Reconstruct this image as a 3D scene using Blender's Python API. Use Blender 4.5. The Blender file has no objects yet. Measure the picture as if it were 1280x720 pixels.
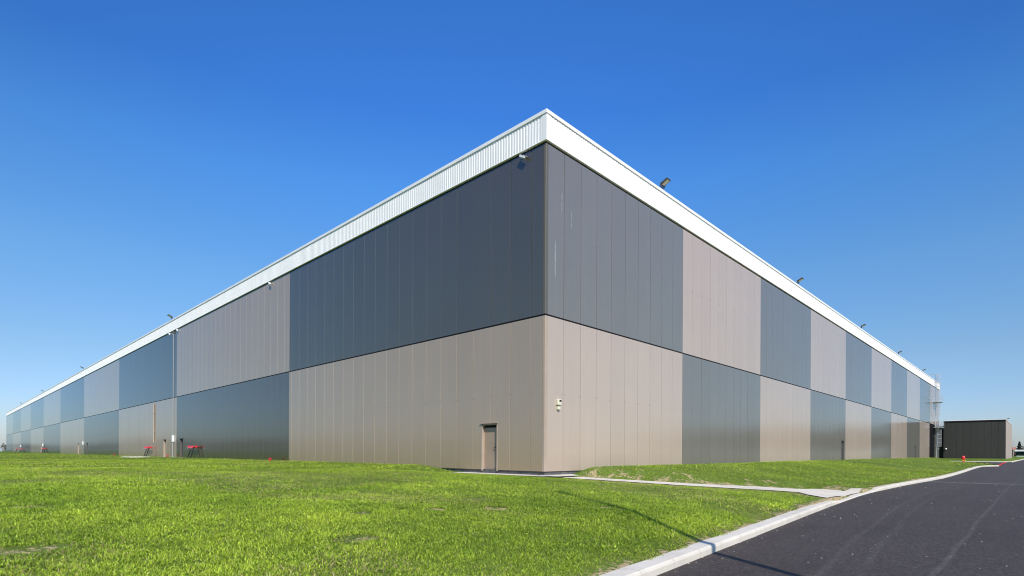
import bpy, math, random
import numpy as np
from mathutils import Vector, Matrix, Quaternion

random.seed(7)
rng = np.random.default_rng(11)
SC = bpy.context.scene
COL = SC.collection
R = math.radians

# ------------------------------------------------------------------ camera
YAW, ROLL = 0.7667, 0.00498
CAM = np.array([-17.264, -14.761, 0.769])
FWD = np.array([math.cos(YAW), math.sin(YAW), 0.0])
RGT = np.array([math.sin(YAW), -math.cos(YAW), 0.0])
cam = bpy.data.cameras.new('camera')
cam.sensor_width = 36.0
cam.lens = 688.41 / 1280 * 36.0
cam.shift_y = 205.945 / 1280
cam.clip_end = 6000
cam_o = bpy.data.objects.new('camera', cam)
r2 = Vector(RGT) * math.cos(ROLL) + Vector((0, 0, 1)) * math.sin(ROLL)
u2 = Vector(RGT) * -math.sin(ROLL) + Vector((0, 0, 1)) * math.cos(ROLL)
f2 = Vector(FWD)
cam_o.matrix_world = Matrix(((r2.x, u2.x, -f2.x, CAM[0]), (r2.y, u2.y, -f2.y, CAM[1]),
                             (r2.z, u2.z, -f2.z, CAM[2]), (0, 0, 0, 1)))
COL.objects.link(cam_o)
SC.camera = cam_o

# ------------------------------------------------------------------ light
EL = R(42.0)
AZ = np.array([0.493, 0.870])                       # horizontal travel direction of the light
AZ = AZ / np.linalg.norm(AZ)
sun = bpy.data.lights.new('sun', 'SUN')
sun.energy = 5.0
sun.angle = R(0.45)
sun.color = (1.0, 0.935, 0.835)
sun_o = bpy.data.objects.new('sun', sun)
sun_o.rotation_euler = Vector((AZ[0] * math.cos(EL), AZ[1] * math.cos(EL), -math.sin(EL))).to_track_quat('-Z', 'Y').to_euler()
sun_o.location = (-40, -70, 80)
COL.objects.link(sun_o)

w = bpy.data.worlds.new('World')
SC.world = w
w.use_nodes = True
nt = w.node_tree
bg = nt.nodes['Background']
sky = nt.nodes.new('ShaderNodeTexSky')
sky.sky_type = 'NISHITA'
sky.sun_disc = False
sky.sun_elevation = EL
sky.sun_rotation = math.atan2(-AZ[0], -AZ[1]) % (2 * math.pi)
sky.altitude = 0
sky.air_density = 1.0
sky.dust_density = 0.6
sky.ozone_density = 3.0
hsv = nt.nodes.new('ShaderNodeHueSaturation')
hsv.inputs['Saturation'].default_value = 1.15
hsv.inputs['Value'].default_value = 1.0
nt.links.new(sky.outputs[0], hsv.inputs['Color'])
# the deep saturated blue of a very clear day: tint by elevation
stc = nt.nodes.new('ShaderNodeTexCoord')
ssep = nt.nodes.new('ShaderNodeSeparateXYZ')
nt.links.new(stc.outputs['Generated'], ssep.inputs[0])
srm = nt.nodes.new('ShaderNodeValToRGB')
stops = [(0.0, (0.95, 1.03, 1.36)), (0.08, (1.0, 1.09, 1.36)), (0.15, (1.12, 1.18, 1.27)), (0.285, (1.16, 1.45, 1.60)), (0.425, (0.88, 1.47, 1.92)), (0.52, (0.63, 1.22, 1.88)), (0.64, (0.62, 1.18, 1.82)), (1.0, (0.55, 1.1, 1.75))]
while len(srm.color_ramp.elements) < len(stops):
    srm.color_ramp.elements.new(0.5)
for e, (p, c) in zip(srm.color_ramp.elements, stops):
    e.position = p
    e.color = (c[0] / 2, c[1] / 2, c[2] / 2, 1)
nt.links.new(ssep.outputs[2], srm.inputs[0])
sm1 = nt.nodes.new('ShaderNodeVectorMath')
sm1.operation = 'MULTIPLY'
nt.links.new(hsv.outputs[0], sm1.inputs[0])
nt.links.new(srm.outputs[0], sm1.inputs[1])
sm2 = nt.nodes.new('ShaderNodeVectorMath')
sm2.operation = 'SCALE'
sm2.inputs['Scale'].default_value = 2.0


def wmath(op, a, b, clamp=False):
    nd = nt.nodes.new('ShaderNodeMath')
    nd.operation = op
    nd.use_clamp = clamp
    for i_, v_ in enumerate((a, b)):
        if isinstance(v_, (int, float)):
            nd.inputs[i_].default_value = v_
        else:
            nt.links.new(v_, nd.inputs[i_])
    return nd.outputs[0]


# the sky opposite the sun stays as bright as the rest of the upper sky
hx = wmath('ADD', wmath('MULTIPLY', ssep.outputs[0], 0.72), wmath('MULTIPLY', ssep.outputs[1], 0.694))
hl = wmath('SQRT', wmath('ADD', wmath('MULTIPLY', ssep.outputs[0], ssep.outputs[0]), wmath('MULTIPLY', ssep.outputs[1], ssep.outputs[1])), 0)
ca_ = wmath('DIVIDE', hx, wmath('MAXIMUM', hl, 0.001))
ka = wmath('DIVIDE', wmath('SUBTRACT', ca_, 0.74), 0.26, True)
kz = wmath('DIVIDE', wmath('SUBTRACT', ssep.outputs[2], 0.30), 0.25, True)
boost = wmath('ADD', wmath('MULTIPLY', wmath('MULTIPLY', ka, kz), 0.58), 2.0)
nt.links.new(boost, sm2.inputs['Scale'])
nt.links.new(sm1.outputs[0], sm2.inputs[0])
nt.links.new(sm2.outputs[0], bg.inputs['Color'])
bg.inputs['Strength'].default_value = 0.10
SC.view_settings.view_transform = 'Standard'
SC.view_settings.look = 'None'
SC.view_settings.exposure = 0
SC.render.engine = 'CYCLES'
SC.cycles.pixel_filter_type = 'BLACKMAN_HARRIS'
SC.cycles.filter_width = 1.1


# ------------------------------------------------------------------ material helpers
class NT:
    def __init__(self, name):
        self.m = bpy.data.materials.new(name)
        self.m.use_nodes = True
        self.t = self.m.node_tree
        self.b = self.t.nodes['Principled BSDF']
        self.tc = None

    def n(self, typ, **kw):
        nd = self.t.nodes.new(typ)
        for k, v in kw.items():
            setattr(nd, k, v)
        return nd

    def l(self, a, b):
        self.t.links.new(a, b)

    def coord(self):
        if not self.tc:
            self.tc = self.n('ShaderNodeTexCoord')
        return self.tc.outputs['Object']

    def mapped(self, scale=(1, 1, 1), loc=(0, 0, 0)):
        mp = self.n('ShaderNodeMapping')
        mp.inputs['Scale'].default_value = scale
        mp.inputs['Location'].default_value = loc
        self.l(self.coord(), mp.inputs['Vector'])
        return mp.outputs[0]

    def noise(self, scale=1.0, detail=3, rough=0.5, vec=None, sc3=None):
        nd = self.n('ShaderNodeTexNoise')
        nd.inputs['Scale'].default_value = scale
        nd.inputs['Detail'].default_value = detail
        nd.inputs['Roughness'].default_value = rough
        v = vec if vec is not None else (self.mapped(sc3) if sc3 else self.coord())
        self.l(v, nd.inputs['Vector'])
        return nd.outputs['Fac']

    def math(self, op, a, b=None, c=None, clamp=False):
        nd = self.n('ShaderNodeMath', operation=op, use_clamp=clamp)
        for i, v in enumerate((a, b, c)):
            if v is None:
                continue
            if isinstance(v, (int, float)):
                nd.inputs[i].default_value = v
            else:
                self.l(v, nd.inputs[i])
        return nd.outputs[0]

    def ramp(self, fac, stops, interp='LINEAR'):
        nd = self.n('ShaderNodeValToRGB')
        cr = nd.color_ramp
        cr.interpolation = interp
        while len(cr.elements) < len(stops):
            cr.elements.new(0.5)
        for e, (p, c) in zip(cr.elements, stops):
            e.position = p
            if isinstance(c, (int, float)):
                c = (c, c, c)
            e.color = (*c, 1)
        self.l(fac, nd.inputs[0])
        return nd.outputs[0]

    def mix(self, fac, a, b, mode='MIX'):
        nd = self.n('ShaderNodeMix', data_type='RGBA', blend_type=mode)
        for s, v in ((0, fac), (6, a), (7, b)):
            if isinstance(v, (int, float)):
                nd.inputs[s].default_value = v
            elif isinstance(v, tuple):
                nd.inputs[s].default_value = (*v, 1)
            else:
                self.l(v, nd.inputs[s])
        return nd.outputs[2]

    def color(self, v):
        if isinstance(v, tuple):
            self.b.inputs['Base Color'].default_value = (*v, 1)
        else:
            self.l(v, self.b.inputs['Base Color'])

    def bump(self, h, strength=0.3, dist=0.02):
        nd = self.n('ShaderNodeBump')
        nd.inputs['Strength'].default_value = strength
        nd.inputs['Distance'].default_value = dist
        self.l(h, nd.inputs['Height'])
        self.l(nd.outputs[0], self.b.inputs['Normal'])

    def rough(self, v):
        if isinstance(v, (int, float)):
            self.b.inputs['Roughness'].default_value = v
        else:
            self.l(v, self.b.inputs['Roughness'])

    def sep(self):
        s = self.n('ShaderNodeSeparateXYZ')
        self.l(self.coord(), s.inputs[0])
        return s.outputs


def simple(name, c, rough=0.5, metal=0.0, var=0.12, scale=4.0):
    k = NT(name)
    f = k.noise(scale, 4)
    lo = tuple(x * (1 - var) for x in c)
    hi = tuple(min(1, x * (1 + var)) for x in c)
    k.color(k.ramp(f, [(0.3, lo), (0.7, hi)]))
    k.rough(rough)
    k.b.inputs['Metallic'].default_value = metal
    return k.m


def wall_mat(name, c, axis, rough=0.2, offset=0.0, scuffs=False, spec=1.0):
    """coated metal sandwich panel: every 1.2 m panel a shade of its own, faint vertical streaks"""
    k = NT(name)
    s = k.sep()
    along = s[axis]
    idx = k.math('FLOOR', k.math('DIVIDE', k.math('ADD', along, offset), 1.2))
    wn = k.n('ShaderNodeTexWhiteNoise', noise_dimensions='1D')
    k.l(idx, wn.inputs['W'])
    pan = k.math('MULTIPLY_ADD', wn.outputs['Value'], 0.045, 0.978)
    sc = (6.0, 6.0, 0.12)
    streak = k.noise(1.0, 5, 0.6, sc3=sc)
    stv = k.math('MULTIPLY_ADD', streak, 0.10, 0.95)
    cloud = k.math('MULTIPLY_ADD', k.noise(0.5, 4, 0.6), 0.10, 0.95)
    low = k.n('ShaderNodeMapRange')                       # slightly darker towards the ground
    k.l(s[2], low.inputs[0])
    low.inputs[1].default_value = 0.0
    low.inputs[2].default_value = 0.8
    low.inputs[3].default_value = 0.90
    low.inputs[4].default_value = 1.0
    tot = k.math('MULTIPLY', k.math('MULTIPLY', pan, stv), k.math('MULTIPLY', cloud, low.outputs[0]))
    col = k.mix(1.0, c, tot, 'MULTIPLY')
    # faint fixing marks where the sheets meet the rails
    fr = k.math('ABSOLUTE', k.math('SUBTRACT', k.math('FRACT', k.math('DIVIDE', k.math('ADD', along, offset), 1.2)), 0.5))
    nearj = k.math('GREATER_THAN', fr, 0.40)
    zr1 = k.math('LESS_THAN', k.math('ABSOLUTE', k.math('SUBTRACT', s[2], 3.28)), 0.05)
    zr2 = k.math('LESS_THAN', k.math('ABSOLUTE', k.math('SUBTRACT', s[2], 10.2)), 0.05)
    dots = k.math('MULTIPLY', k.math('MULTIPLY', nearj, k.math('MAXIMUM', zr1, zr2)), k.math('GREATER_THAN', k.noise(7.0, 2), 0.5))
    col = k.mix(k.math('MULTIPLY', dots, 0.18), col, (0.05, 0.05, 0.05))
    if scuffs:                                            # pale scrape marks on the corner panels
        spots = [(0.62, 8.9, 0.035, 0.8, 0.42), (1.05, 11.4, 0.03, 0.5, 0.5), (1.72, 10.9, 0.03, 0.4, 0.5), (1.5, 8.2, 0.02, 0.25, 0.52)]
        mask = None
        nf = k.noise(1.0, 3, 0.7, sc3=(40, 40, 5))
        for (a, z, wa, wz, th) in spots:
            da = k.math('DIVIDE', k.math('SUBTRACT', along, a), wa)
            dz = k.math('DIVIDE', k.math('SUBTRACT', s[2], z), wz)
            d = k.math('ADD', k.math('MULTIPLY', da, da), k.math('MULTIPLY', dz, dz))
            inn = k.math('MULTIPLY', k.math('LESS_THAN', d, 1.0), k.math('GREATER_THAN', nf, th))
            mask = inn if mask is None else k.math('MAXIMUM', mask, inn)
        col = k.mix(k.math('MULTIPLY', mask, 0.30), col, (0.6, 0.6, 0.58))
    k.color(col)
    if spec < 0.9:
        k.rough(k.math('MULTIPLY_ADD', streak, 0.10, rough - 0.05))
    h = k.noise(1.0, 4, 0.55, sc3=(9.0, 9.0, 0.08))
    k.bump(k.math('ADD', k.math('MULTIPLY', h, 0.12), k.noise(1.0, 2, 0.5, sc3=(0.9, 0.9, 0.22))), 0.10, 0.045)
    if spec < 0.9:
        k.b.inputs['Specular IOR Level'].default_value = spec
        return k.m
    # glossy lacquer with a cool cast over the pigment
    k.b.inputs['Specular IOR Level'].default_value = 0.0
    k.rough(0.6)
    gl = k.n('ShaderNodeBsdfGlossy')
    gl.inputs['Color'].default_value = (0.80, 0.93, 1.0, 1)
    k.l(k.math('MULTIPLY_ADD', streak, 0.10, rough - 0.05), gl.inputs['Roughness'])
    fr_ = k.n('ShaderNodeFresnel')
    fr_.inputs['IOR'].default_value = 1.95
    mx = k.n('ShaderNodeMixShader')
    nrm = [n for n in k.t.nodes if n.type == 'BUMP'][0].outputs[0]
    k.l(nrm, gl.inputs['Normal'])
    k.l(nrm, fr_.inputs['Normal'])
    k.l(fr_.outputs[0], mx.inputs[0])
    k.l(k.b.outputs[0], mx.inputs[1])
    k.l(gl.outputs[0], mx.inputs[2])
    k.l(mx.outputs[0], k.t.nodes['Material Output'].inputs[0])
    return k.m


DARK_C = (0.088, 0.100, 0.118)
TAUPE_C = (0.355, 0.312, 0.268)
M_DARK_R = wall_mat('dark grey coated panel', (0.178, 0.165, 0.138), 0, 0.12, scuffs=True)  # paler copy: the sunlit wall's brightness is put into the colour
M_TAUPE_R = wall_mat('taupe coated panel', (0.452, 0.358, 0.280), 0, 0.13)  # paler taupe, with the sun on this wall put into the colour
M_DARK_L = wall_mat('shaded dark grey panel', (0.076, 0.066, 0.042), 1, 0.11, offset=0.4)  # darker copy: the weaker light on the side wall put into the colour
M_TAUPE_L = wall_mat('shaded taupe panel', (0.358, 0.269, 0.182), 1, 0.13, offset=0.4)  # darker taupe, with the side wall's shade put into the colour
M_BLACK = wall_mat('black opening shade', (0.010, 0.010, 0.011), 0, 0.9, spec=0.05)  # near-black colour put in for the darkness of a wall opening
M_WHITE = simple('white coated steel', (0.85, 0.835, 0.80), 0.4, 0, 0.035, 0.8)
M_JOINT_SHADE = simple('dark joint and shade strip', (0.012, 0.012, 0.014), 0.8)
M_JOINT_SHADE.node_tree.nodes['Principled BSDF'].inputs['Specular IOR Level'].default_value = 0.1
M_PLINTH = simple('dark concrete plinth', (0.09, 0.088, 0.085), 0.9, 0, 0.3)
M_CORE = simple('dark core', (0.02, 0.02, 0.02), 0.9)
M_ROOF = simple('roof membrane', (0.5, 0.5, 0.48), 0.8)
M_DOOR = simple('taupe door paint', (0.33, 0.25, 0.175), 0.35, 0, 0.05, 2)
M_DOOR_DARK = simple('dark door paint', (0.055, 0.06, 0.068), 0.35, 0, 0.05, 2)
M_TRIM_T = simple('taupe trim', (0.40, 0.315, 0.245), 0.6, 0, 0.05, 2)
M_TRIM_T.node_tree.nodes['Principled BSDF'].inputs['Specular IOR Level'].default_value = 0.2
M_TRIM_D = simple('dark trim', (0.115, 0.108, 0.095), 0.55, 0, 0.05, 2)
M_TRIM_D.node_tree.nodes['Principled BSDF'].inputs['Specular IOR Level'].default_value = 0.25
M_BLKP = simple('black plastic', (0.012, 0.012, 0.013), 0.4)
M_GALV = simple('galvanised steel', (0.52, 0.53, 0.54), 0.45, 0.25, 0.12, 9)
M_RED = simple('red paint', (0.62, 0.022, 0.028), 0.38, 0, 0.12, 8)
M_SILVER = simple('brushed cap metal', (0.62, 0.62, 0.62), 0.3, 0.9)
M_WHITEP = simple('white plastic', (0.82, 0.82, 0.80), 0.4, 0, 0.03)
M_CREAM = simple('cream plastic', (0.70, 0.66, 0.50), 0.45, 0, 0.04)
M_OLIVE = simple('green grey lens', (0.16, 0.20, 0.10), 0.3)
M_BROWNM = simple('dark bronze housing', (0.085, 0.075, 0.055), 0.45, 0.2)
M_LENS = simple('lamp glass', (0.75, 0.72, 0.60), 0.12)
M_YELLOW = simple('yellow cap', (0.75, 0.52, 0.06), 0.5)


def glass_mat():
    k = NT('dark window glass')
    f = k.noise(3, 3)
    k.color(k.ramp(f, [(0.3, (0.012, 0.02, 0.02)), (0.7, (0.03, 0.06, 0.045))]))
    k.rough(0.06)
    return k.m


M_GLASS = glass_mat()


def concrete_mat(name, c, var=0.2):
    k = NT(name)
    a = k.noise(2.2, 5, 0.6)
    b = k.noise(90, 3, 0.6)
    f = k.math('MULTIPLY_ADD', b, 0.40, k.math('MULTIPLY', a, 0.50))
    wn = k.n('ShaderNodeTexWhiteNoise', noise_dimensions='1D')
    k.l(k.math('FLOOR', k.sep()[0]), wn.inputs['W'])
    f = k.math('MULTIPLY_ADD', wn.outputs['Value'], 0.10, f)
    k.color(k.ramp(f, [(0.3, tuple(x * (1 - var) for x in c)), (0.5, c), (0.72, tuple(min(1, x * (1 + 0.5 * var)) for x in c))]))
    k.rough(0.9)
    k.bump(b, 0.35, 0.004)
    return k.m


M_KERB = concrete_mat('pale kerb concrete', (0.63, 0.575, 0.48), 0.22)
M_PATH = concrete_mat('pale gravel path', (0.62, 0.56, 0.46), 0.28)


def asphalt_mat():
    k = NT('fresh asphalt')
    s = k.sep()
    x, y = s[0], s[1]
    fine = k.noise(55, 5, 0.85)
    mid = k.noise(16, 6, 0.8)
    grain = k.math('MULTIPLY', k.ramp(fine, [(0.36, 0.45), (0.5, 0.95), (0.66, 1.9)]), k.ramp(mid, [(0.34, 0.55), (0.5, 0.95), (0.66, 1.7)]))
    big = k.noise(0.35, 5, 0.6)
    long_ = k.noise(1.0, 4, 0.6, sc3=(0.08, 1.3, 1))
    f = k.math('ADD', k.math('MULTIPLY', fine, 0.50), k.math('ADD', k.math('MULTIPLY', mid, 0.25), k.math('MULTIPLY', big, 0.25)))
    col = k.ramp(f, [(0.36, (0.034, 0.0265, 0.0215)), (0.5, (0.048, 0.0380, 0.031)), (0.62, (0.064, 0.052, 0.044))])
    col = k.mix(k.math('MULTIPLY', k.math('SUBTRACT', long_, 0.42, clamp=True), 1.5, clamp=True), col, (0.064, 0.053, 0.045))
    wob = k.math('MULTIPLY_ADD', k.noise(0.12, 2), 0.5, -0.25)

    def track(curve, base, width, amt, col):
        dx = k.math('SUBTRACT', x, 12.0)
        yy = k.math('MULTIPLY_ADD', k.math('MULTIPLY', dx, dx), curve, base)
        d = k.math('ABSOLUTE', k.math('SUBTRACT', k.math('SUBTRACT', y, yy), wob))
        m = k.n('ShaderNodeMapRange', interpolation_type='SMOOTHSTEP')
        k.l(d, m.inputs[0])
        m.inputs[1].default_value = width * 0.3
        m.inputs[2].default_value = width
        m.inputs[3].default_value = 1
        m.inputs[4].default_value = 0
        br = k.math('MULTIPLY', m.outputs[0], k.math('MULTIPLY', k.math('MULTIPLY_ADD', k.noise(3.0, 5, 0.7), 2.4, -0.75, clamp=True), amt))
        return k.mix(br, col, (0.17, 0.155, 0.14))
    col = k.mix(1.0, col, grain, 'MULTIPLY')
    col = track(-0.0030, -11.3, 0.07, 0.24, col)
    col = track(-0.0030, -11.75, 0.09, 0.16, col)
    col = track(-0.0004, -13.55, 0.06, 0.38, col)
    col = track(-0.0010, -14.6, 0.2, 0.3, col)
    # pale joint across the carriageway and a dusty scrawl near it
    d = k.math('ABSOLUTE', k.math('SUBTRACT', x, k.math('MULTIPLY_ADD', k.noise(0.5, 3), 1.2, 23.0)))
    m = k.n('ShaderNodeMapRange', interpolation_type='SMOOTHSTEP')
    k.l(d, m.inputs[0])
    m.inputs[1].default_value = 0.1
    m.inputs[2].default_value = 0.55
    m.inputs[3].default_value = 0.75
    m.inputs[4].default_value = 0
    col = k.mix(k.math('MULTIPLY', m.outputs[0], k.math('GREATER_THAN', k.noise(2.0, 5, 0.7), 0.46)), col, (0.2, 0.195, 0.19))
    # paler grey further away
    far = k.n('ShaderNodeMapRange')
    k.l(x, far.inputs[0])
    far.inputs[1].default_value = 0
    far.inputs[2].default_value = 70
    far.inputs[3].default_value = 0
    far.inputs[4].default_value = 0.45
    col = k.mix(far.outputs[0], col, (0.070, 0.060, 0.054))
    k.color(col)
    k.rough(0.78)
    k.b.inputs['Specular IOR Level'].default_value = 0.35
    k.bump(k.math('ADD', fine, k.math('MULTIPLY', mid, 0.6)), 0.55, 0.008)
    return k.m


M_ASPHALT = asphalt_mat()


def ground_mat():
    k = NT('lawn soil and turf')
    a = k.noise(0.22, 6, 0.62)
    b = k.noise(9, 5, 0.7)
    f = k.math('MULTIPLY_ADD', b, 0.6, k.math('MULTIPLY', a, 0.4))
    col = k.ramp(f, [(0.32, (0.045, 0.075, 0.012)), (0.5, (0.10, 0.15, 0.022)), (0.66, (0.17, 0.23, 0.04))])
    at = k.n('ShaderNodeAttribute', attribute_name='bare')
    soil = k.ramp(k.noise(30, 4, 0.7), [(0.3, (0.30, 0.215, 0.115)), (0.7, (0.54, 0.42, 0.25))])
    sp = k.noise(9.0, 5, 0.8)
    bm = k.n('ShaderNodeMapRange', interpolation_type='SMOOTHSTEP')
    k.l(k.math('ADD', at.outputs['Fac'], k.math('MULTIPLY_ADD', sp, 4.0, -2.15)), bm.inputs[0])
    bm.inputs[1].default_value = 0.45
    bm.inputs[2].default_value = 0.75
    col = k.mix(bm.outputs[0], col, soil)
    k.color(col)
    k.rough(1.0)
    k.b.inputs['Specular IOR Level'].default_value = 0.1
    k.bump(b, 0.8, 0.05)
    return k.m


M_GROUND = ground_mat()


def grass_mat():
    k = NT('grass blades')
    at = k.n('ShaderNodeAttribute', attribute_name='tint')
    k.l(at.outputs['Color'], k.b.inputs['Base Color'])
    k.rough(0.48)
    k.b.inputs['Specular IOR Level'].default_value = 0.35
    tr = k.n('ShaderNodeBsdfTranslucent')
    mx = k.n('ShaderNodeMixShader')
    mx.inputs[0].default_value = 0.34
    g = k.mix(1.0, at.outputs['Color'], (1.25, 1.25, 0.7), 'MULTIPLY')
    k.l(g, tr.inputs[0])
    out = k.t.nodes['Material Output']
    k.l(k.b.outputs[0], mx.inputs[1])
    k.l(tr.outputs[0], mx.inputs[2])
    k.l(mx.outputs[0], out.inputs[0])
    return k.m


M_GRASS = grass_mat()


def leaf_mat(name, c1, c2):
    k = NT(name)
    oi = k.noise(0.6, 4, 0.7)
    k.color(k.ramp(oi, [(0.35, c1), (0.65, c2)]))
    k.rough(0.8)
    return k.m


M_CONIFER = leaf_mat('conifer needles', (0.010, 0.020, 0.012), (0.03, 0.05, 0.03))
M_BARE = leaf_mat('bare twigs', (0.10, 0.075, 0.055), (0.20, 0.155, 0.12))
M_BARK = simple('bark', (0.10, 0.08, 0.06), 0.9)
M_WOOD = leaf_mat('winter wood', (0.085, 0.072, 0.052), (0.19, 0.155, 0.115))  # twig colour lightened, distance haze put into it
M_BRICK = simple('orange brick', (0.36, 0.17, 0.10), 0.9, 0, 0.25, 3)
M_TILE = simple('red roof tiles', (0.40, 0.15, 0.08), 0.85, 0, 0.25, 3)


# ------------------------------------------------------------------ mesh helpers
class MB:
    def __init__(self):
        self.v = []
        self.f = []

    def quad(self, a, b, c, d):
        i = len(self.v)
        self.v += [tuple(a), tuple(b), tuple(c), tuple(d)]
        self.f.append((i, i + 1, i + 2, i + 3))

    def box(self, x0, x1, y0, y1, z0, z1, bev=0.0):
        i = len(self.v)
        self.v += [(x0, y0, z0), (x1, y0, z0), (x1, y1, z0), (x0, y1, z0), (x0, y0, z1), (x1, y0, z1), (x1, y1, z1), (x0, y1, z1)]
        for q in ((0, 3, 2, 1), (4, 5, 6, 7), (0, 1, 5, 4), (1, 2, 6, 5), (2, 3, 7, 6), (3, 0, 4, 7)):
            self.f.append(tuple(i + k for k in q))

    def obox(self, c, ax, ay, az, hx, hy, hz):
        """oriented box"""
        c, ax, ay, az = Vector(c), Vector(ax).normalized(), Vector(ay).normalized(), Vector(az).normalized()
        i = len(self.v)
        for sx, sy, sz in ((-1, -1, -1), (1, -1, -1), (1, 1, -1), (-1, 1, -1), (-1, -1, 1), (1, -1, 1), (1, 1, 1), (-1, 1, 1)):
            self.v.append(tuple(c + ax * sx * hx + ay * sy * hy + az * sz * hz))
        for q in ((0, 3, 2, 1), (4, 5, 6, 7), (0, 1, 5, 4), (1, 2, 6, 5), (2, 3, 7, 6), (3, 0, 4, 7)):
            self.f.append(tuple(i + k for k in q))

    def tube(self, p, q, r0, r1=None, n=10, cap=True):
        r1 = r0 if r1 is None else r1
        p, q = Vector(p), Vector(q)
        d = (q - p).normalized()
        a = d.cross(Vector((0, 0, 1)) if abs(d.z) < 0.9 else Vector((1, 0, 0))).normalized()
        b = d.cross(a)
        i = len(self.v)
        for c, r in ((p, r0), (q, r1)):
            for k in range(n):
                t = 2 * math.pi * k / n
                self.v.append(tuple(c + (a * math.cos(t) + b * math.sin(t)) * r))
        for k in range(n):
            k2 = (k + 1) % n
            self.f.append((i + k, i + n + k, i + n + k2, i + k2))
        if cap:
            self.f.append(tuple(i + k for k in range(n)))
            self.f.append(tuple(i + n + k for k in reversed(range(n))))

    def lathe(self, prof, c=(0, 0, 0), n=20):
        i = len(self.v)
        for r, z in prof:
            for k in range(n):
                t = 2 * math.pi * k / n
                self.v.append((c[0] + r * math.cos(t), c[1] + r * math.sin(t), c[2] + z))
        for j in range(len(prof) - 1):
            for k in range(n):
                k2 = (k + 1) % n
                a = i + j * n
                self.f.append((a + k, a + k2, a + n + k2, a + n + k))
        self.f.append(tuple(i + k for k in reversed(range(n))))
        self.f.append(tuple(i + (len(prof) - 1) * n + k for k in range(n)))

    def build(self, name, mat, parent=None, bevel=0.0, smooth=False):
        me = bpy.data.meshes.new(name)
        me.from_pydata(self.v, [], self.f)
        me.materials.append(mat)
        me.update()
        o = bpy.data.objects.new(name, me)
        COL.objects.link(o)
        if parent:
            o.parent = parent
        if smooth:
            for p in me.polygons:
                p.use_smooth = True
        if bevel:
            md = o.modifiers.new('bevel', 'BEVEL')
            md.width = bevel
            md.segments = 2
            md.limit_method = 'ANGLE'
        return o


def thing(name, label, cat, loc=(0, 0, 0), rz=0.0, group=None):
    o = bpy.data.objects.new(name, None)
    o.empty_display_size = 0.3
    COL.objects.link(o)
    o.location = loc
    o.rotation_euler = (0, 0, rz)
    o['label'] = label
    o['category'] = cat
    if group:
        o['group'] = group
    return o


def tag(o, label, cat, group=None, kind=None):
    o['label'] = label
    o['category'] = cat
    if group:
        o['group'] = group
    if kind:
        o['kind'] = kind
    return o


def kids(o):
    return [c for c in bpy.data.objects if c.parent == o]


def dup(root, loc, label, rz=None, group=None):
    r = root.copy()
    COL.objects.link(r)
    r.location = loc
    if rz is not None:
        r.rotation_euler = (0, 0, rz)
    r['label'] = label
    if group:
        r['group'] = group
    for ch in kids(root):
        c = ch.copy()
        COL.objects.link(c)
        c.parent = r
        for g in kids(ch):
            d = g.copy()
            COL.objects.link(d)
            d.parent = c
    return r


# ------------------------------------------------------------------ numpy value noise
def vnoise(x, y, seed=0):
    xi, yi = np.floor(x).astype(np.int64), np.floor(y).astype(np.int64)
    fx, fy = x - xi, y - yi
    fx, fy = fx * fx * (3 - 2 * fx), fy * fy * (3 - 2 * fy)

    def h(a, b):
        n = (a * 374761393 + b * 668265263 + seed * 982451653) & 0xffffffff
        n = ((n ^ (n >> 13)) * 1274126177) & 0xffffffff
        return ((n ^ (n >> 16)) & 0xffff) / 65535.0
    return (h(xi, yi) * (1 - fx) + h(xi + 1, yi) * fx) * (1 - fy) + (h(xi, yi + 1) * (1 - fx) + h(xi + 1, yi + 1) * fx) * fy


def fbm(x, y, seed=0, o=3):
    s, a, t = 0, 1.0, 0
    for i in range(o):
        s = s + a * vnoise(x * 2 ** i + 17.3 * i, y * 2 ** i + 9.1 * i, seed + i)
        t += a
        a *= 0.55
    return s / t


def sstep(a, b, x):
    t = np.clip((x - a) / (b - a), 0, 1)
    return t * t * (3 - 2 * t)


# ------------------------------------------------------------------ terrain functions
KX = np.array([-1600, -60, -10.78, -8.74, -6.49, -2.41, 1.75, 7.32, 10.0, 17.35, 30, 43, 56, 66, 69.5, 71.5])
KY = np.array([-145, -15.3, -11.13, -10.95, -10.77, -10.42, -10.08, -9.70, -9.60, -9.62, -9.92, -9.75, -9.58, -9.55, -9.95, -10.9])
ROAD_W = 7.2


def zroad(x):
    return -0.83 + 0.33 * sstep(35, 90, x)


def ky(x):
    x = np.asarray(x, float)
    return np.where(x > 71.5, -10.9, np.interp(x, KX, KY))


PATH_A, PATH_B = np.array([0.1, -0.2]), np.array([7.4, -9.1])
PATH_L = np.linalg.norm(PATH_B - PATH_A)
PD = (PATH_B - PATH_A) / PATH_L
PN = np.array([-PD[1], PD[0]])


def path_uv(x, y):
    dx, dy = x - PATH_A[0], y - PATH_A[1]
    return dx * PD[0] + dy * PD[1], dx * PN[0] + dy * PN[1]


def path_z(u):
    return np.interp(u, [-2, 0, 5.5, 8.8, 11.3, 14], [-0.14, -0.17, -0.46, -0.60, -0.77, -0.80])


def path_hw(u):
    return np.interp(u, [-1, 0, 5, 8.5, 10.2, 11.6, 13], [0.6, 0.68, 0.95, 1.35, 1.9, 3.0, 3.4])


def seg_dist(x, y, a, b):
    ax, ay = a
    bx, by = b
    t = np.clip(((x - ax) * (bx - ax) + (y - ay) * (by - ay)) / ((bx - ax) ** 2 + (by - ay) ** 2), 0, 1)
    return np.hypot(x - ax - t * (bx - ax), y - ay - t * (by - ay))


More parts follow.
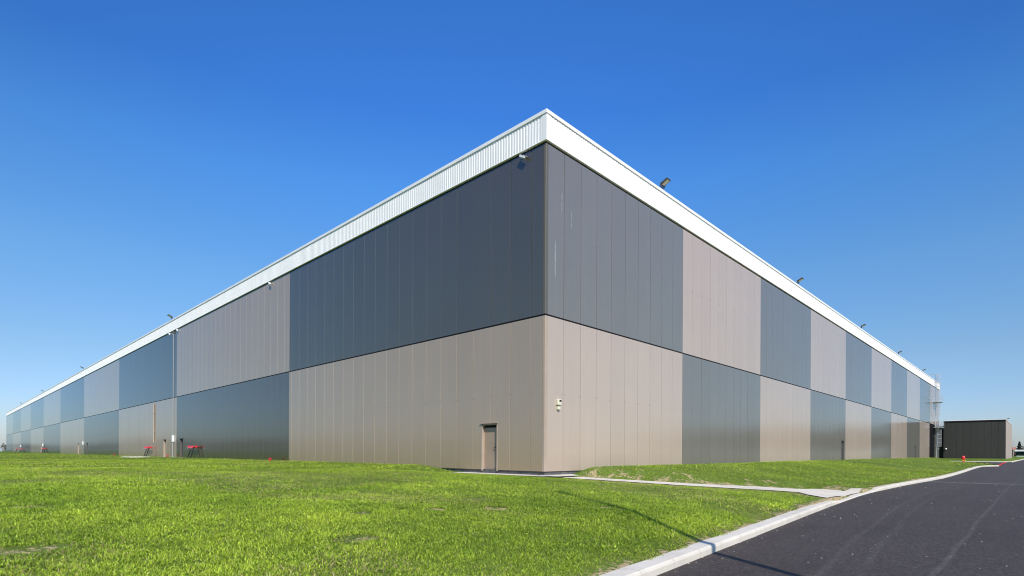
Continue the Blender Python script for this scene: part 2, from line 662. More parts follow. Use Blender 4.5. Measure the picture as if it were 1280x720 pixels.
def lawn_z(x, y):
    x = np.asarray(x, float)
    y = np.asarray(y, float)
    t = y - ky(x)
    zl = np.interp(t, [0.2, 1.0, 2.2, 5.5, 9, 13, 20, 60, 200], [-0.71, -0.62, -0.46, -0.34, -0.20, -0.02, 0.02, 0.0, -0.05])
    zl = zl + 0.06 * np.exp(-np.clip(-x, 0, 60) / 2.0) * sstep(2, 8, y)
    rise = 0.10 * sstep(10, 60, x)
    zr_ = np.interp(t, [0.2, 1.5, 3.5, 6, 8.3, 9.6, 12], [-0.71, -0.63, -0.46, -0.14, 0.08, 0.15, 0.15]) + rise * sstep(2, 9, t)
    zr_ = zr_ + (zroad(x) + 0.83) * (1 - sstep(1, 9, t))
    far_flat = sstep(52, 88, x) * sstep(9.2 + 1.6 * sstep(88, 100, x), 5.8 + 2.8 * sstep(88, 100, x), t)
    zr_ = zr_ + (-0.46 - zr_) * far_flat
    h = zl + (zr_ - zl) * sstep(-3.5, 2.5, x)
    h = h + 0.05 * (fbm(x * 0.25, y * 0.25, 5) - 0.5) * sstep(0.5, 3, t)
    u, v = path_uv(x, y)
    # corner apron along the side wall, the path and a small pad at the corner
    da = seg_dist(x, y, (-0.4, -0.3), (-0.4, 4.4))
    h = -0.17 + (h + 0.17) * sstep(0.75, 4.2, da)
    dp = np.abs(v) + np.clip(-u, 0, 9) + 4 * np.clip(u - 12, 0, 9)
    hw = path_hw(u)
    wide = np.where(v > 0, 1.8, 5.5)
    low = 0.035
    hh = np.where(v > 0, h, np.minimum(h, path_z(u) + 0.20))
    h = (path_z(u) - low) + (hh - path_z(u) + low) * sstep(0.0, wide, dp - hw)
    # lawn sinks to the yard and lane beyond
    return h


def in_path(x, y, grow=0.0):
    u, v = path_uv(x, y)
    p = (np.abs(v) < path_hw(u) + grow) & (u > -0.5) & (u < 13)
    a = (x > -1.0 - grow) & (x < 0) & (y > -0.8 - grow) & (y < 4.9 + grow)
    c = (x > -0.9 - grow) & (x < 1.7 + grow - 1.0 * np.clip(-y, 0, 2)) & (y > -1.0 - grow) & (y <= 0)
    return p | a | c


LANE = [(72.0, -10.9), (80, -10.4), (97, -8.0), (110, -5.5), (116.2, -4.5)]


def lane_edge(x):
    return np.interp(x, [p[0] for p in LANE], [p[1] for p in LANE])


def bare_mask(x, y):
    """1 where turf is worn to soil or straw"""
    t = y - ky(x)
    u, v = path_uv(x, y)
    n = fbm(x * 1.3, y * 1.3, 21, 4)
    n2 = fbm(x * 0.45 + 3, y * 0.45, 31, 3)
    m = 0.0
    pd = np.abs(v) - path_hw(u)
    along = np.where((u > -0.5) & (u < 12), 1.0, 0.0)
    m = np.maximum(m, 0.5 * along * sstep(0.46, 0.62, n + 0.14 * (1 - np.clip(pd / 0.9, 0, 1)) - 0.30 * np.clip((pd - np.where(v > 0, 0.5, 1.3)) / 1.2, 0, 1) - 0.3 * (1 - sstep(2.0, 4.5, u))))
    # dry worn strips either side of the path
    n3 = fbm(x * 2.4 + 5, y * 2.4, 81, 4)
    strip = np.where(v > 0, sstep(2.6, 0.3, pd), sstep(4.2, 0.3, pd)) * sstep(0.3, 2.5, u) * sstep(12.5, 11.0, u)
    m = np.maximum(m, 0.85 * sstep(0.40, 0.56, n3 * (0.62 + 0.38 * strip)) * (strip > 0.02))
    m = np.maximum(m, sstep(0.56, 0.70, n + 0.30 * (1 - np.clip((t - 0.3) / 0.28, 0, 1)) - 0.10) * (t < 0.7))
    for (cx, cy, rx, ry, k) in ((-9.37, -6.71, .28, .30, 1), (-10.49, -6.17, .18, .2, 1), (-16.2, -2.4, .6, .16, .7), (-16.6, -6.5, .4, .25, .8), (-7.2, -7.9, .18, .18, 1), (-12.0, -5.9, .2, .2, .8), (-8.6, -5.2, .3, .2, .7), (-13.3, -8.0, .25, .2, .7)):
        d = np.hypot((x - cx) / rx, (y - cy) / ry)
        m = np.maximum(m, k * (d < 1.0 + 1.2 * (n - 0.5)))
    # worn strip far left and yellowed drift in the middle of the lawn
    d = seg_dist(x, y, (-16, 42.5), (-8, 57))
    m = np.maximum(m, sstep(1.6, 0.4, d) * sstep(0.40, 0.55, n2) * 0.9)
    return np.clip(m, 0, 1)


def yellow_mask(x, y):
    n2 = fbm(x * 0.30 + 7, y * 0.30, 41, 3)
    m = sstep(0.54, 0.70, n2) * 0.65
    d = np.hypot((x + 11.6) / 2.6, (y - 2.2) / 1.3)
    return np.maximum(m, sstep(1.2, 0.3, d) * 0.8)


# ------------------------------------------------------------------ ground sheet (one sheet to the horizon)
xs = np.unique(np.concatenate([[-3500, -2500, -1600, -900, -500, -300, -200, -140, -100, -80], np.arange(-60, -20, 2.0), np.arange(-20, 16, 0.3),
                               np.arange(16, 40, 1.0), np.arange(40, 130, 2.5), [140, 160, 200, 260, 350, 500, 800, 1300, 2000, 3500]]))
ts = np.unique(np.concatenate([[-3500, -2000, -1000, -500, -250, -120, -60, -30, -18, -12, -9, -7.75, -7.6, -7.3, -6.9, -4, -2, -0.6, -0.06, 0.12, 0.22],
                               np.arange(0.3, 18, 0.3), np.arange(18, 60, 1.5), [65, 75, 90, 110, 140, 180, 240, 320, 450, 700, 1200, 2000, 3500]]))
GX, GT = np.meshgrid(xs, ts, indexing='ij')
KK = ky(GX)
# far from the kerb the lines straighten out
GY = GT + np.where(np.abs(GT) < 400, np.clip(KK, -40, 0), -11)
Z = lawn_z(GX, GY)
far_yard = sstep(118, 135, GX)
TT = GY - ky(GX)
road_low = zroad(GX) - 0.14
inroad = (TT < 0.2) & (TT > -7.55)
verge = zroad(GX) + 0.02 + 0.15 * sstep(-8, -20, TT)
Z = np.where(inroad, road_low, np.where(TT <= -7.55, verge, Z))
lane_low = (GX > 71.0) & (GX < 117) & (GY < lane_edge(GX) + 1.2) & (TT > -1)
Z = np.where(lane_low, np.minimum(Z, zroad(GX) - 0.12), Z)
Z = np.where((GX > 117) & (TT >= 0.2), -0.44 + 0.55 * sstep(117, 126, GX) * sstep(-10.7, -9.5, GY), Z)
Z = np.where((GX > 240) & (TT < 0.2) & (TT > -7.55), -0.47, Z)
gv = np.stack([GX.ravel(), GY.ravel(), Z.ravel()], 1)
nx, nt_ = len(xs), len(ts)
I = np.arange(nx * nt_).reshape(nx, nt_)
gf = np.stack([I[:-1, :-1].ravel(), I[1:, :-1].ravel(), I[1:, 1:].ravel(), I[:-1, 1:].ravel()], 1)
me = bpy.data.meshes.new('ground')
me.from_pydata(gv.tolist(), [], gf.tolist())
me.materials.append(M_GROUND)
at = me.attributes.new('bare', 'FLOAT', 'POINT')
bm_ = bare_mask(gv[:, 0], gv[:, 1])
bm_ = np.where(in_path(gv[:, 0], gv[:, 1], 0.0), 0.7, bm_)
at.data.foreach_set('value', bm_.astype(np.float32))
for p in me.polygons:
    p.use_smooth = True
ground = bpy.data.objects.new('ground', me)
COL.objects.link(ground)
ground['kind'] = 'structure'

# ------------------------------------------------------------------ road, lane, kerbs, path
rx = np.unique(np.concatenate([[-400, -200, -100, -60], np.arange(-40, 80, 1.0), np.arange(80, 130, 5), [150, 200, 240, 300, 400]]))
mb = MB()
for a, b in zip(rx[:-1], rx[1:]):
    ya, yb = float(ky(a)), float(ky(b))
    za, zb = float(zroad(a)), float(zroad(b))
    mb.quad((a, ya - ROAD_W, za), (b, yb - ROAD_W, zb), (b, yb + 0.02, zb), (a, ya + 0.02, za))
road = mb.build('road', M_ASPHALT)
road['kind'] = 'structure'
mb = MB()
for (a, b) in zip(LANE[:-1], LANE[1:]):
    mb.quad((a[0], -10.86, float(zroad(a[0])) + .004), (b[0], -10.86, float(zroad(b[0])) + .004), (b[0], b[1], float(zroad(b[0])) + .004), (a[0], a[1], float(zroad(a[0])) + .004))
mb.build('side_lane', M_ASPHALT)['kind'] = 'structure'


def kerb_line(name, pts, zf, dropped=None, h=0.13, wd=0.30, stone=1.0, side=1):
    """kerb stones laid end to end along a line; wd to the left of travel"""
    P = [Vector((p[0], p[1], 0)) for p in pts]
    L = [0.0]
    for a, b in zip(P[:-1], P[1:]):
        L.append(L[-1] + (b - a).length)

    def at_(s):
        s = min(max(s, 0), L[-1] - 1e-4)
        for i in range(len(P) - 1):
            if s <= L[i + 1]:
                f = (s - L[i]) / (L[i + 1] - L[i])
                return P[i].lerp(P[i + 1], f)

    def nrm(s):
        d = (at_(s + 0.6) - at_(s - 0.6)).normalized()
        return Vector((-d.y, d.x, 0)) * side

    def top(p):
        z = float(zf(p.x))
        if dropped:
            x0, x1 = dropped
            k = max(float(sstep(x0, x0 - 1.2, p.x)), float(sstep(x1, x1 + 1.2, p.x)))
            return z + 0.025 + (h - 0.025) * k
        return z + h
    mb = MB()
    s = 0.0
    while s < L[-1] - 0.05:
        e = min(s + stone, L[-1])
        rows = []
        for q in (s + 0.006, e - 0.006):
            p, n = at_(q), nrm(q)
            t = top(p)
            z0 = float(zf(p.x)) - 0.10
            jit = random.uniform(-.003, .003)
            prof = [(0.0, z0), (0.0, t - 0.045), (0.012, t - 0.015), (0.035, t), (wd - 0.02, t), (wd, t - 0.02), (wd, z0)]
            rows.append([(p.x + n.x * (d + jit), p.y + n.y * (d + jit), z) for d, z in prof])
        i = len(mb.v)
        m = len(rows[0])
        mb.v += rows[0] + rows[1]
        for k in range(m - 1):
            f = (i + k, i + m + k, i + m + k + 1, i + k + 1)
            mb.f.append(f if side > 0 else f[::-1])
        mb.f.append(tuple(i + k for k in range(m)))
        mb.f.append(tuple(i + m + k for k in reversed(range(m))))
        s = e
    o = mb.build(name, M_KERB)
    o['kind'] = 'structure'
    return o


kp = [(-60, -15.3)] + [(float(a), float(b)) for a, b in zip(KX[2:-3], KY[2:-3])] + [(63, -9.56), (66.5, -9.6), (69, -9.8), (70.6, -10.25), (71.6, -11.0)]
kerb_line('kerb', kp, zroad, dropped=(3.6, 10.2))
kerb_line('kerb', [(116.2, -2.0), (116.1, -8.6), (116.6, -9.9), (117.8, -10.6), (120, -10.75), (160, -10.75), (235, -10.75)], lambda x: -0.5, side=1, wd=0.3)
kerb_line('kerb', [(-40, float(ky(-40)) - ROAD_W), (-10, float(ky(-10)) - ROAD_W), (20, float(ky(20)) - ROAD_W), (60, float(ky(60)) - ROAD_W), (220, float(ky(220)) - ROAD_W)], zroad, side=-1, stone=2.0)

mb = MB()
us = np.linspace(-0.4, 12.3, 40)
for a, b in zip(us[:-1], us[1:]):
    rows = []
    for u in (a, b):
        hw = float(path_hw(u))
        row = []
        for k in range(7):
            v = -hw + 2 * hw * k / 6 + (random.uniform(-.06, .06) if k in (0, 6) else 0)
            p = PATH_A + PD * u + PN * v
            if k == 0 or k == 6:
                rr = random.Random(int(u * 1000) + k)
                v = (-hw if k == 0 else hw) + rr.uniform(-.07, .07)
                p = PATH_A + PD * u + PN * v
            yk = float(ky(p[0])) + 0.29
            p = (p[0], max(p[1], yk))
            row.append((p[0], p[1], float(path_z(u)) + 0.012 - (0.02 if k in (0, 6) else 0)))
        rows.append(row)
    for k in range(6):
        mb.quad(rows[0][k], rows[1][k], rows[1][k + 1], rows[0][k + 1])
# worn gravel flare where the path meets the lowered kerb
fx_ = np.linspace(2.8, 9.8, 30)
for a, b in zip(fx_[:-1], fx_[1:]):
    q4 = []
    for x_ in (a, b):
        tp = max(0.02, math.sin(math.pi * (x_ - 2.8) / 7.0)) ** 0.7
        rr_ = random.Random(int(x_ * 100))
        y0_ = float(ky(x_)) + 0.29
        y1_ = y0_ + 1.5 * tp + rr_.uniform(0, 0.12)
        zk = -0.83 + 0.025 + 0.105 * max(float(sstep(3.6, 2.4, x_)), float(sstep(10.2, 11.4, x_)))
        z1_ = max(float(lawn_z(x_, y1_)) + 0.03, -0.80)
        q4.append(((x_, y0_, max(zk, float(lawn_z(x_, y0_)) + 0.03)), (x_, y1_, z1_)))
    mb.quad(q4[0][0], q4[1][0], q4[1][1], q4[0][1])
# apron below the side wall and pad at the corner
for j in range(10):
    y0, y1 = -0.6 + 5.6 * j / 10, -0.6 + 5.6 * (j + 1) / 10
    mb.quad((-0.85 + .05 * math.sin(j * 2), y0, -0.155), (0.06, y0, -0.155), (0.06, y1, -0.155), (-0.85 + .05 * math.sin(j * 2 + 2), y1, -0.155))
mb.quad((-0.5, -1.1, -0.151), (1.05, -1.0, -0.151), (1.9, 0.06, -0.149), (-0.5, 0.06, -0.149))
path = mb.build('path', M_PATH)
path['kind'] = 'structure'

# ------------------------------------------------------------------ warehouse
ZS, ZU, ZT = 6.478, 13.67, 14.865
LEN_R, LEN_L = 120.0, 267.0
wh = thing('warehouse', 'long warehouse clad in chequered dark grey and taupe panels with white fascia', 'warehouse')


def P_r(s, off, z):
    return (s, -off, z)


def P_l(s, off, z):
    return (-off, s, z)


prof_cache = {}


def wall_block(P, a0, a1, z0, z1, mat, joint0, doors=(), flip=False, seed=0, name='wall_panel', label=None):
    """vertical sandwich panels 1.2 m wide with V joints, door openings left out"""
    mb = MB()
    edges = [a0]
    k = math.floor((a0 - joint0) / 1.2) + 1
    while joint0 + 1.2 * k < a1 - 0.1:
        if joint0 + 1.2 * k > a0 + 0.1:
            edges.append(joint0 + 1.2 * k)
        k += 1
    edges.append(a1)
    pts = []
    for e0, e1 in zip(edges[:-1], edges[1:]):
        key = (round(e0, 2), P.__name__, z0 > 3)
        rr = random.Random(hash(key[0]) + (7 if z0 > 3 else 0) + seed)
        t0, t1 = rr.uniform(-.0014, .0014), rr.uniform(-.0014, .0014)
        w_ = e1 - e0
        if flip:
            pts.append((e0 + 0.003, -0.028))
            pts.append((e0 + 0.018, t0))
        else:
            jw = rr.uniform(0.006, 0.012)
            pts.append((e0 + jw, -0.05))
            pts.append((e0 + jw + 0.001, t0))
        for f in (0.3, 0.7):
            pts.append((e0 + w_ * f, t0 + (t1 - t0) * f + rr.uniform(-.0006, .0006)))
        if flip:
            pts.append((e1 - 0.014, t1))
            pts.append((e1 - 0.003, -0.028))
        else:
            pts.append((e1 - 0.010, t1))
            pts.append((e1 - 0.009, -0.05))
    # door edges
    ds = [(d0, d1, dz) for d0, d1, dz in doors if d0 < a1 and d1 > a0]
    for d0, d1, dz in ds:
        pts = [p for p in pts if abs(p[0] - d0) > 0.004 and abs(p[0] - d1) > 0.004]
        pts += [(d0, 0.0), (d1, 0.0)]
    pts.sort()

    def q(a, b, c, d):
        mb.quad(a, b, c, d) if not flip else mb.quad(d, c, b, a)
    for (s0, o0), (s1, o1) in zip(pts[:-1], pts[1:]):
        zb = z0
        for d0, d1, dz in ds:
            if s0 >= d0 - 1e-4 and s1 <= d1 + 1e-4:
                zb = dz
        q(P(s0, o0, zb), P(s1, o1, zb), P(s1, o1, z1), P(s0, o0, z1))
        if zb == z0:
            q(P(s0, -0.06, zb), P(s1, -0.06, zb), P(s1, o1, zb), P(s0, o0, zb))
        q(P(s0, o0, z1), P(s1, o1, z1), P(s1, -0.06, z1), P(s0, -0.06, z1))
    for (s_, o_) in (pts[0], pts[-1]):
        mb.quad(P(s_, o_, z0), P(s_, -0.06, z0), P(s_, -0.06, z1), P(s_, o_, z1))
    o = mb.build(name, mat, wh)
    if label:
        o['label'] = label
    return o


DOORS_R = [(46.4, 47.4, 2.15), (91.1, 92.1, 2.2)]
DOORS_L = [(2.8, 3.8, 2.08), (48.7, 49.7, 2.05), (54.8, 55.8, 2.05), (101.3, 102.3, 2.05), (109.8, 110.8, 2.05), (156.3, 157.3, 2.05), (162.6, 163.6, 2.05)]
rb = [0.13] + [12.0 * k for k in range(1, 11)]
for i, (a, b) in enumerate(zip(rb[:-1], rb[1:])):
    up, lo = (M_DARK_R, M_TAUPE_R) if i % 2 == 0 else (M_TAUPE_R, M_DARK_R)
    if i == 9:
        lo = M_DARK_R
    nm = {M_DARK_R: 'dark grey wall panels', M_TAUPE_R: 'taupe wall panels'}
    wall_block(P_r, a, b, ZS + 0.035, ZU - 0.13, up, 0.0, seed=i, label=nm[up])
    if i == 9:
        wall_block(P_r, a, 107.0, 0.0, ZS - 0.035, M_TAUPE_R, 0.0, seed=i, label='taupe wall panels')
        wall_block(P_r, 107.0, 113.6, 0.0, ZS + 0.02, M_BLACK, 0.0, seed=i, label='black panels painted as a dark opening')
        wall_block(P_r, 113.6, b, 0.0, ZS - 0.035, M_DARK_R, 0.0, seed=i, label='dark grey wall panels')
    else:
        wall_block(P_r, a, b, 0.0, ZS - 0.035, lo, 0.0, DOORS_R, seed=i, label=nm[lo])
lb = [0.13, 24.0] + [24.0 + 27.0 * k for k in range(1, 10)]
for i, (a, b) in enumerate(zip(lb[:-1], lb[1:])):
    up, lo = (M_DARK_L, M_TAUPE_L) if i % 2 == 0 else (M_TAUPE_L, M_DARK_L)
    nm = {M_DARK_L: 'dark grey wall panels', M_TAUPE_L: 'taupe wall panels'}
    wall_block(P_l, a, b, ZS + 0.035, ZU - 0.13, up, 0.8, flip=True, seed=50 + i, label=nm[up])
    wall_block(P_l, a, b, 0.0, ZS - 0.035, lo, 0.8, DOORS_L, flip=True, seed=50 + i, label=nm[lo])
# corner trims
for z0, z1, m in ((0.0, ZS - 0.035, M_TRIM_T), (ZS + 0.035, ZU - 0.13, M_TRIM_D)):
    mb = MB()
    sec = [(0.13, -0.004), (0.02, -0.006), (-0.004, 0.02), (-0.006, 0.13)]
    for (x0, y0), (x1, y1) in zip(sec[:-1], sec[1:]):
        mb.quad((x0, y0, z0), (x1, y1, z0), (x1, y1, z1), (x0, y0, z1))
    mb.f = [f[::-1] for f in mb.f]
    mb.build('corner_trim', m, wh)
# horizontal joint and shadow gap strips, plinth
mb = MB()
mb.box(0.02, LEN_R, 0.012, 0.1, ZS - 0.04, ZS + 0.04)
mb.box(0.012, 0.1, 0.1, LEN_L, ZS - 0.04, ZS + 0.04)
mb.build('joint_strip', M_JOINT_SHADE, wh)
mb = MB()
mb.box(0.02, LEN_R, 0.03, 0.1, ZU - 0.145, ZU + 0.02)
mb.box(0.03, 0.1, 0.1, LEN_L, ZU - 0.145, ZU + 0.02)
mb.build('shadow_gap', M_JOINT_SHADE, wh)
mb = MB()
mb.box(0.05, LEN_R - 0.05, 0.05, 0.5, -0.8, 0.02)
mb.box(0.05, 0.5, 0.5, LEN_L - 0.05, -0.8, 0.02)
mb.build('plinth', M_PLINTH, wh)
mb = MB()
mb.box(0.26, LEN_R, 0.26, LEN_L, -0.7, 14.2)
mb.build('core', M_CORE, wh)
mb = MB()
mb.box(0.15, LEN_R - 0.05, 0.15, LEN_L - 0.05, 14.22, 14.45)
mb.build('roof', M_ROOF, wh)
mb = MB()                                                   # end walls
mb.quad((LEN_R, 0.0, 0), (LEN_R, LEN_L, 0), (LEN_R, LEN_L, ZU), (LEN_R, 0.0, ZU))
mb.quad((0.0, LEN_L, 0), (0.0, LEN_L, ZU), (LEN_R, LEN_L, ZU), (LEN_R, LEN_L, 0))
mb.build('end_wall', M_TRIM_D, wh)


def fascia(P, length, flip):
    mb = MB()
    pit, dep, off = 0.165, 0.013, 0.075
    pts = [(-off if True else 0, off)]
    s = 0.10
    pts.append((s, off))
    while s < length:
        pts += [(s + 0.015, off - dep), (s + 0.075, off - dep), (s + 0.09, off), (s + pit, off)]
        s += pit
    pts[-1] = (length, off)
    pts = [p for p in pts if p[0] <= length]
    z0, z1 = ZU, ZT - 0.16

    def q(a, b, c, d):
        mb.quad(a, b, c, d) if not flip else mb.quad(d, c, b, a)
    for (s0, o0), (s1, o1) in zip(pts[:-1], pts[1:]):
        q(P(s0, o0, z0), P(s1, o1, z0), P(s1, o1, z1), P(s0, o0, z1))
        q(P(s0, -0.1, z0), P(s1, -0.1, z0), P(s1, o1, z0), P(s0, o0, z0))
    return mb.build('fascia', M_WHITE, wh)


fascia(P_r, LEN_R, False)
fascia(P_l, LEN_L, True)
mb = MB()                                                   # corner flashing of the fascia, coping cap, bottom edge trim
for (x0, x1, y0, y1) in ((-0.085, 0.16, -0.085, -0.077), (-0.085, -0.077, -0.077, 0.16)):
    mb.box(x0, x1, y0, y1, ZU - 0.002, ZT - 0.16)
mb.build('corner_flashing', M_WHITE, wh)
mb = MB()
for z0, z1, o_ in ((ZT - 0.155, ZT, 0.115), (ZU - 0.045, ZU - 0.002, 0.085)):
    mb.box(-o_, LEN_R + 0.03, -o_, 0.3, z0, z1)
    mb.box(-o_, 0.3, 0.3, LEN_L + 0.03, z0, z1)
mb.box(LEN_R - 0.2, LEN_R + 0.05, 0.3, LEN_L, ZU, ZT)
mb.build('coping', M_WHITE, wh, bevel=0.008)


def door(P, d0, d1, dz, mat, trim, flip):
    """recessed steel door with lit jambs, a thin hood and a lever"""
    def bx(mb, s0, s1, o0, o1, z0, z1):
        a, b = P(s0, o0, z0), P(s1, o1, z1)
        mb.box(min(a[0], b[0]), max(a[0], b[0]), min(a[1], b[1]), max(a[1], b[1]), z0, z1)
    mb = MB()
    dep = 0.17
    bx(mb, d0 - 0.03, d0 + 0.025, -dep, 0.012, -0.05, dz)
    bx(mb, d1 - 0.025, d1 + 0.03, -dep, 0.012, -0.05, dz)
    bx(mb, d0 + 0.0251, d1 - 0.0251, -dep, -0.02, dz - 0.06, dz + 0.02)
    fr = mb.build('door_frame', trim, wh)
    mb = MB()
    bx(mb, d0 - 0.07, d1 + 0.07, 0.014, 0.065, dz + 0.01, dz + 0.045)
    mb.build('door_hood', trim, wh)
    mb = MB()
    bx(mb, d0 + 0.026, d1 - 0.026, -dep - 0.04, -dep + 0.02, -0.14, dz - 0.062)
    lf = mb.build('door', mat, wh)
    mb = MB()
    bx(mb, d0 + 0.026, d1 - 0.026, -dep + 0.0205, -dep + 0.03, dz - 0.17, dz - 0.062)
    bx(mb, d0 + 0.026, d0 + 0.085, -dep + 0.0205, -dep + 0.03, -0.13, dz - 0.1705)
    mb.build('shade_strip', M_JOINT_SHADE, lf)  # dark strips painting the shadows of head and near jamb
    mb = MB()
    bx(mb, d0 + 0.11, d0 + 0.18, -dep + 0.021, -dep + 0.035, 0.9, 1.12)
    bx(mb, d0 + 0.13, d0 + 0.16, -dep + 0.034, -dep + 0.08, 1.0, 1.03)
    bx(mb, d0 + 0.13, d0 + 0.28, -dep + 0.08, -dep + 0.10, 0.995, 1.035)
    mb.build('handle', M_BLKP, lf)


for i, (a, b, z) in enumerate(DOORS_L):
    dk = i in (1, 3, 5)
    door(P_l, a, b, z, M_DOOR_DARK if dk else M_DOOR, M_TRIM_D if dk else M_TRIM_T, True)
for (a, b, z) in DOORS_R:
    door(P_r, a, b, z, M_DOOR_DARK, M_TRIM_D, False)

# ------------------------------------------------------------------ roof flood lights
def make_flood(loc, rz, label):
    t = thing('flood_light', label, 'floodlight', loc, rz, 'floodlights along the roof edge')
    t.scale = (0.88, 0.88, 0.88)
    mb = MB()                                               # local +X points out over the yard
    mb.obox((0, 0, 0.015), (1, 0, 0), (0, 1, 0), (0, 0, 1), 0.10, 0.10, 0.015)
    mb.tube((0, 0, 0.02), (0.0, 0, 0.24), 0.028)
    mb.obox((0.0, 0, 0.25), (1, 0, 0), (0, 1, 0), (0, 0, 1), 0.03, 0.22, 0.02)
    for s in (-1, 1):
        mb.obox((0.05, s * 0.225, 0.34), (0.5, 0, 0.8), (0, 1, 0), (-0.8, 0, 0.5), 0.13, 0.008, 0.03)
    mb.build('bracket', M_BROWNM, t)
    a = Vector((0.90, 0, 0.42)).normalized()
    n = Vector((0.42, 0, -0.90)).normalized()
    c = Vector((0.22, 0, 0.48))
    mb = MB()
    mb.obox(c, a, (0, 1, 0), n, 0.27, 0.20, 0.055)
    for k in range(6):                                      # cooling fins
        mb.obox(c - n * 0.08 + a * (-0.2 + 0.08 * k), a, (0, 1, 0), n, 0.012, 0.17, 0.03)
    mb.build('housing', M_BROWNM, t, bevel=0.01)
    mb = MB()
    mb.obox(c + n * 0.058 + a * 0.02, a, (0, 1, 0), n, 0.20, 0.15, 0.004)
    mb.build('lens', M_LENS, t)
    return t


first = None
ordn = ['nearest', 'second', 'third', 'fourth', 'farthest']
for i, s in enumerate([9.6, 32.4, 54.8, 76.9, 99.3]):
    lab = 'bronze floodlight on the roof edge above the sunlit right wall, %s from the corner' % ordn[i]
    if first is None:
        first = make_flood((s, 0.02, ZT), -math.pi / 2, lab)
    else:
        dup(first, (s, 0.02, ZT), lab)
for i, s in enumerate([52.9, 106.0, 160.0, 211.0]):
    dup(first, (0.02, s, ZT), 'floodlight on the roof edge above the shaded left wall, %s from the corner' % (['nearest', 'second', 'third', 'farthest'][i]), rz=math.pi)

# ------------------------------------------------------------------ security cameras under the fascia
def make_cctv(loc, label):
    t = thing('security_camera', label, 'camera', loc, 0, 'cameras under the white fascia')
    t.scale = (0.85, 0.85, 0.85)
    mb = MB()
    mb.obox((-0.02, 0, 0), (1, 0, 0), (0, 1, 0), (0, 0, 1), 0.02, 0.06, 0.07)
    mb.tube((-0.03, 0, 0.0), (-0.16, -0.02, -0.02), 0.024)
    mb.build('wall_bracket', M_WHITEP, t)
    d = Vector((-0.05, -0.88, -0.52)).normalized()
    p = Vector((-0.15, 0.03, 0.0))
    mb = MB()
    side = d.cross(Vector((0, 0, 1))).normalized()
    up = side.cross(d)
    mb.obox(p + d * 0.22, d, side, up, 0.24, 0.05, 0.045)
    mb.obox(p + d * 0.25 + up * 0.055, d, side, up, 0.27, 0.055, 0.007)
    mb.build('camera_body', M_WHITEP, t, bevel=0.012)
    mb = MB()
    mb.tube(p + d * 0.461, p + d * 0.475, 0.036)
    mb.build('lens', M_BLKP, t)
    return t


c0 = make_cctv((0, 1.32, 13.44), 'white bullet camera on the dark panels beside the building corner')
dup(c0, (0, 27.3, 13.50), 'white bullet camera on the taupe panels under the left fascia')
dup(c0, (0, 50.6, 13.50), 'white bullet camera right of the downpipe below the fascia')
dup(c0, (0, 53.4, 13.50), 'white bullet camera left of the downpipe below the fascia')

# ------------------------------------------------------------------ alarm box on the right wall
t = thing('alarm_siren', 'small cream alarm siren on the taupe right wall beside the corner', 'alarm', (0.82, -0.006, 2.6))
mb = MB()
mb.box(-0.10, 0.13, -0.11, 0, 0.19, 0.44)
mb.build('housing', M_CREAM, t, bevel=0.02)
mb = MB()
mb.box(-0.02, 0.11, -0.117, -0.111, 0.33, 0.41)
mb.build('grille', M_BLKP, t)
mb = MB()
mb.box(-0.06, 0.09, -0.09, 0, 0.13, 0.188)
mb.build('lens', M_OLIVE, t)
mb = MB()
mb.box(-0.08, 0.08, -0.10, 0, 0.0, 0.128)
mb.build('strobe', M_CREAM, t, bevel=0.015)

# ------------------------------------------------------------------ downpipes
M_PALE = simple('pale grey paint', (0.34, 0.36, 0.39), 0.5, 0, 0.05)


def make_pipe(s, label):
    t = thing('downpipe', label, 'downpipe', (0, s, 0))
    mb = MB()
    if True:
        mb.tube((-0.06, 0, 2.45), (-0.06, 0, ZU - 0.25), 0.028, n=12)
        mb.build('upper_pipe', M_PALE, t, smooth=False)
    mb = MB()
    mb.tube((-0.09, 0, -0.1), (-0.09, 0, 1.75), 0.035, n=12)
    mb.build('lower_pipe', M_PALE, t)
    mb = MB()
    mb.box(-0.16, -0.006, -0.16, 0.16, 1.76, 2.44)
    mb.build('white_box', M_WHITEP, t, bevel=0.02)
    if True:
        mb = MB()
        mb.box(-0.14, -0.006, -0.09, 0.09, ZU - 0.34, ZU - 0.09)
        mb.build('hopper', M_TRIM_D, t)
    return t


p0 = make_pipe(52.0, 'pale full height downpipe with a white box on the left wall')


def make_box(s, label):
    t = thing('wall_box', label, 'box', (0, s, 1.8), 0, 'white boxes on the left wall')
    mb = MB()
    mb.box(-0.12, -0.006, -0.13, 0.13, 0.0, 0.58)
    mb.build('housing', M_WHITEP, t, bevel=0.015)
    mb = MB()
    mb.box(-0.14, -0.006, -0.15, 0.15, 0.585, 0.62)
    mb.build('lid', M_WHITEP, t)
    return t


p1 = make_box(105.6, 'small white wall box nearest the corner of the three on the left wall')
dup(p1, (0, 160, 1.8), 'small white wall box, middle of the three on the left wall')
dup(p1, (0, 213, 1.8), 'small white wall box, farthest along the left wall')

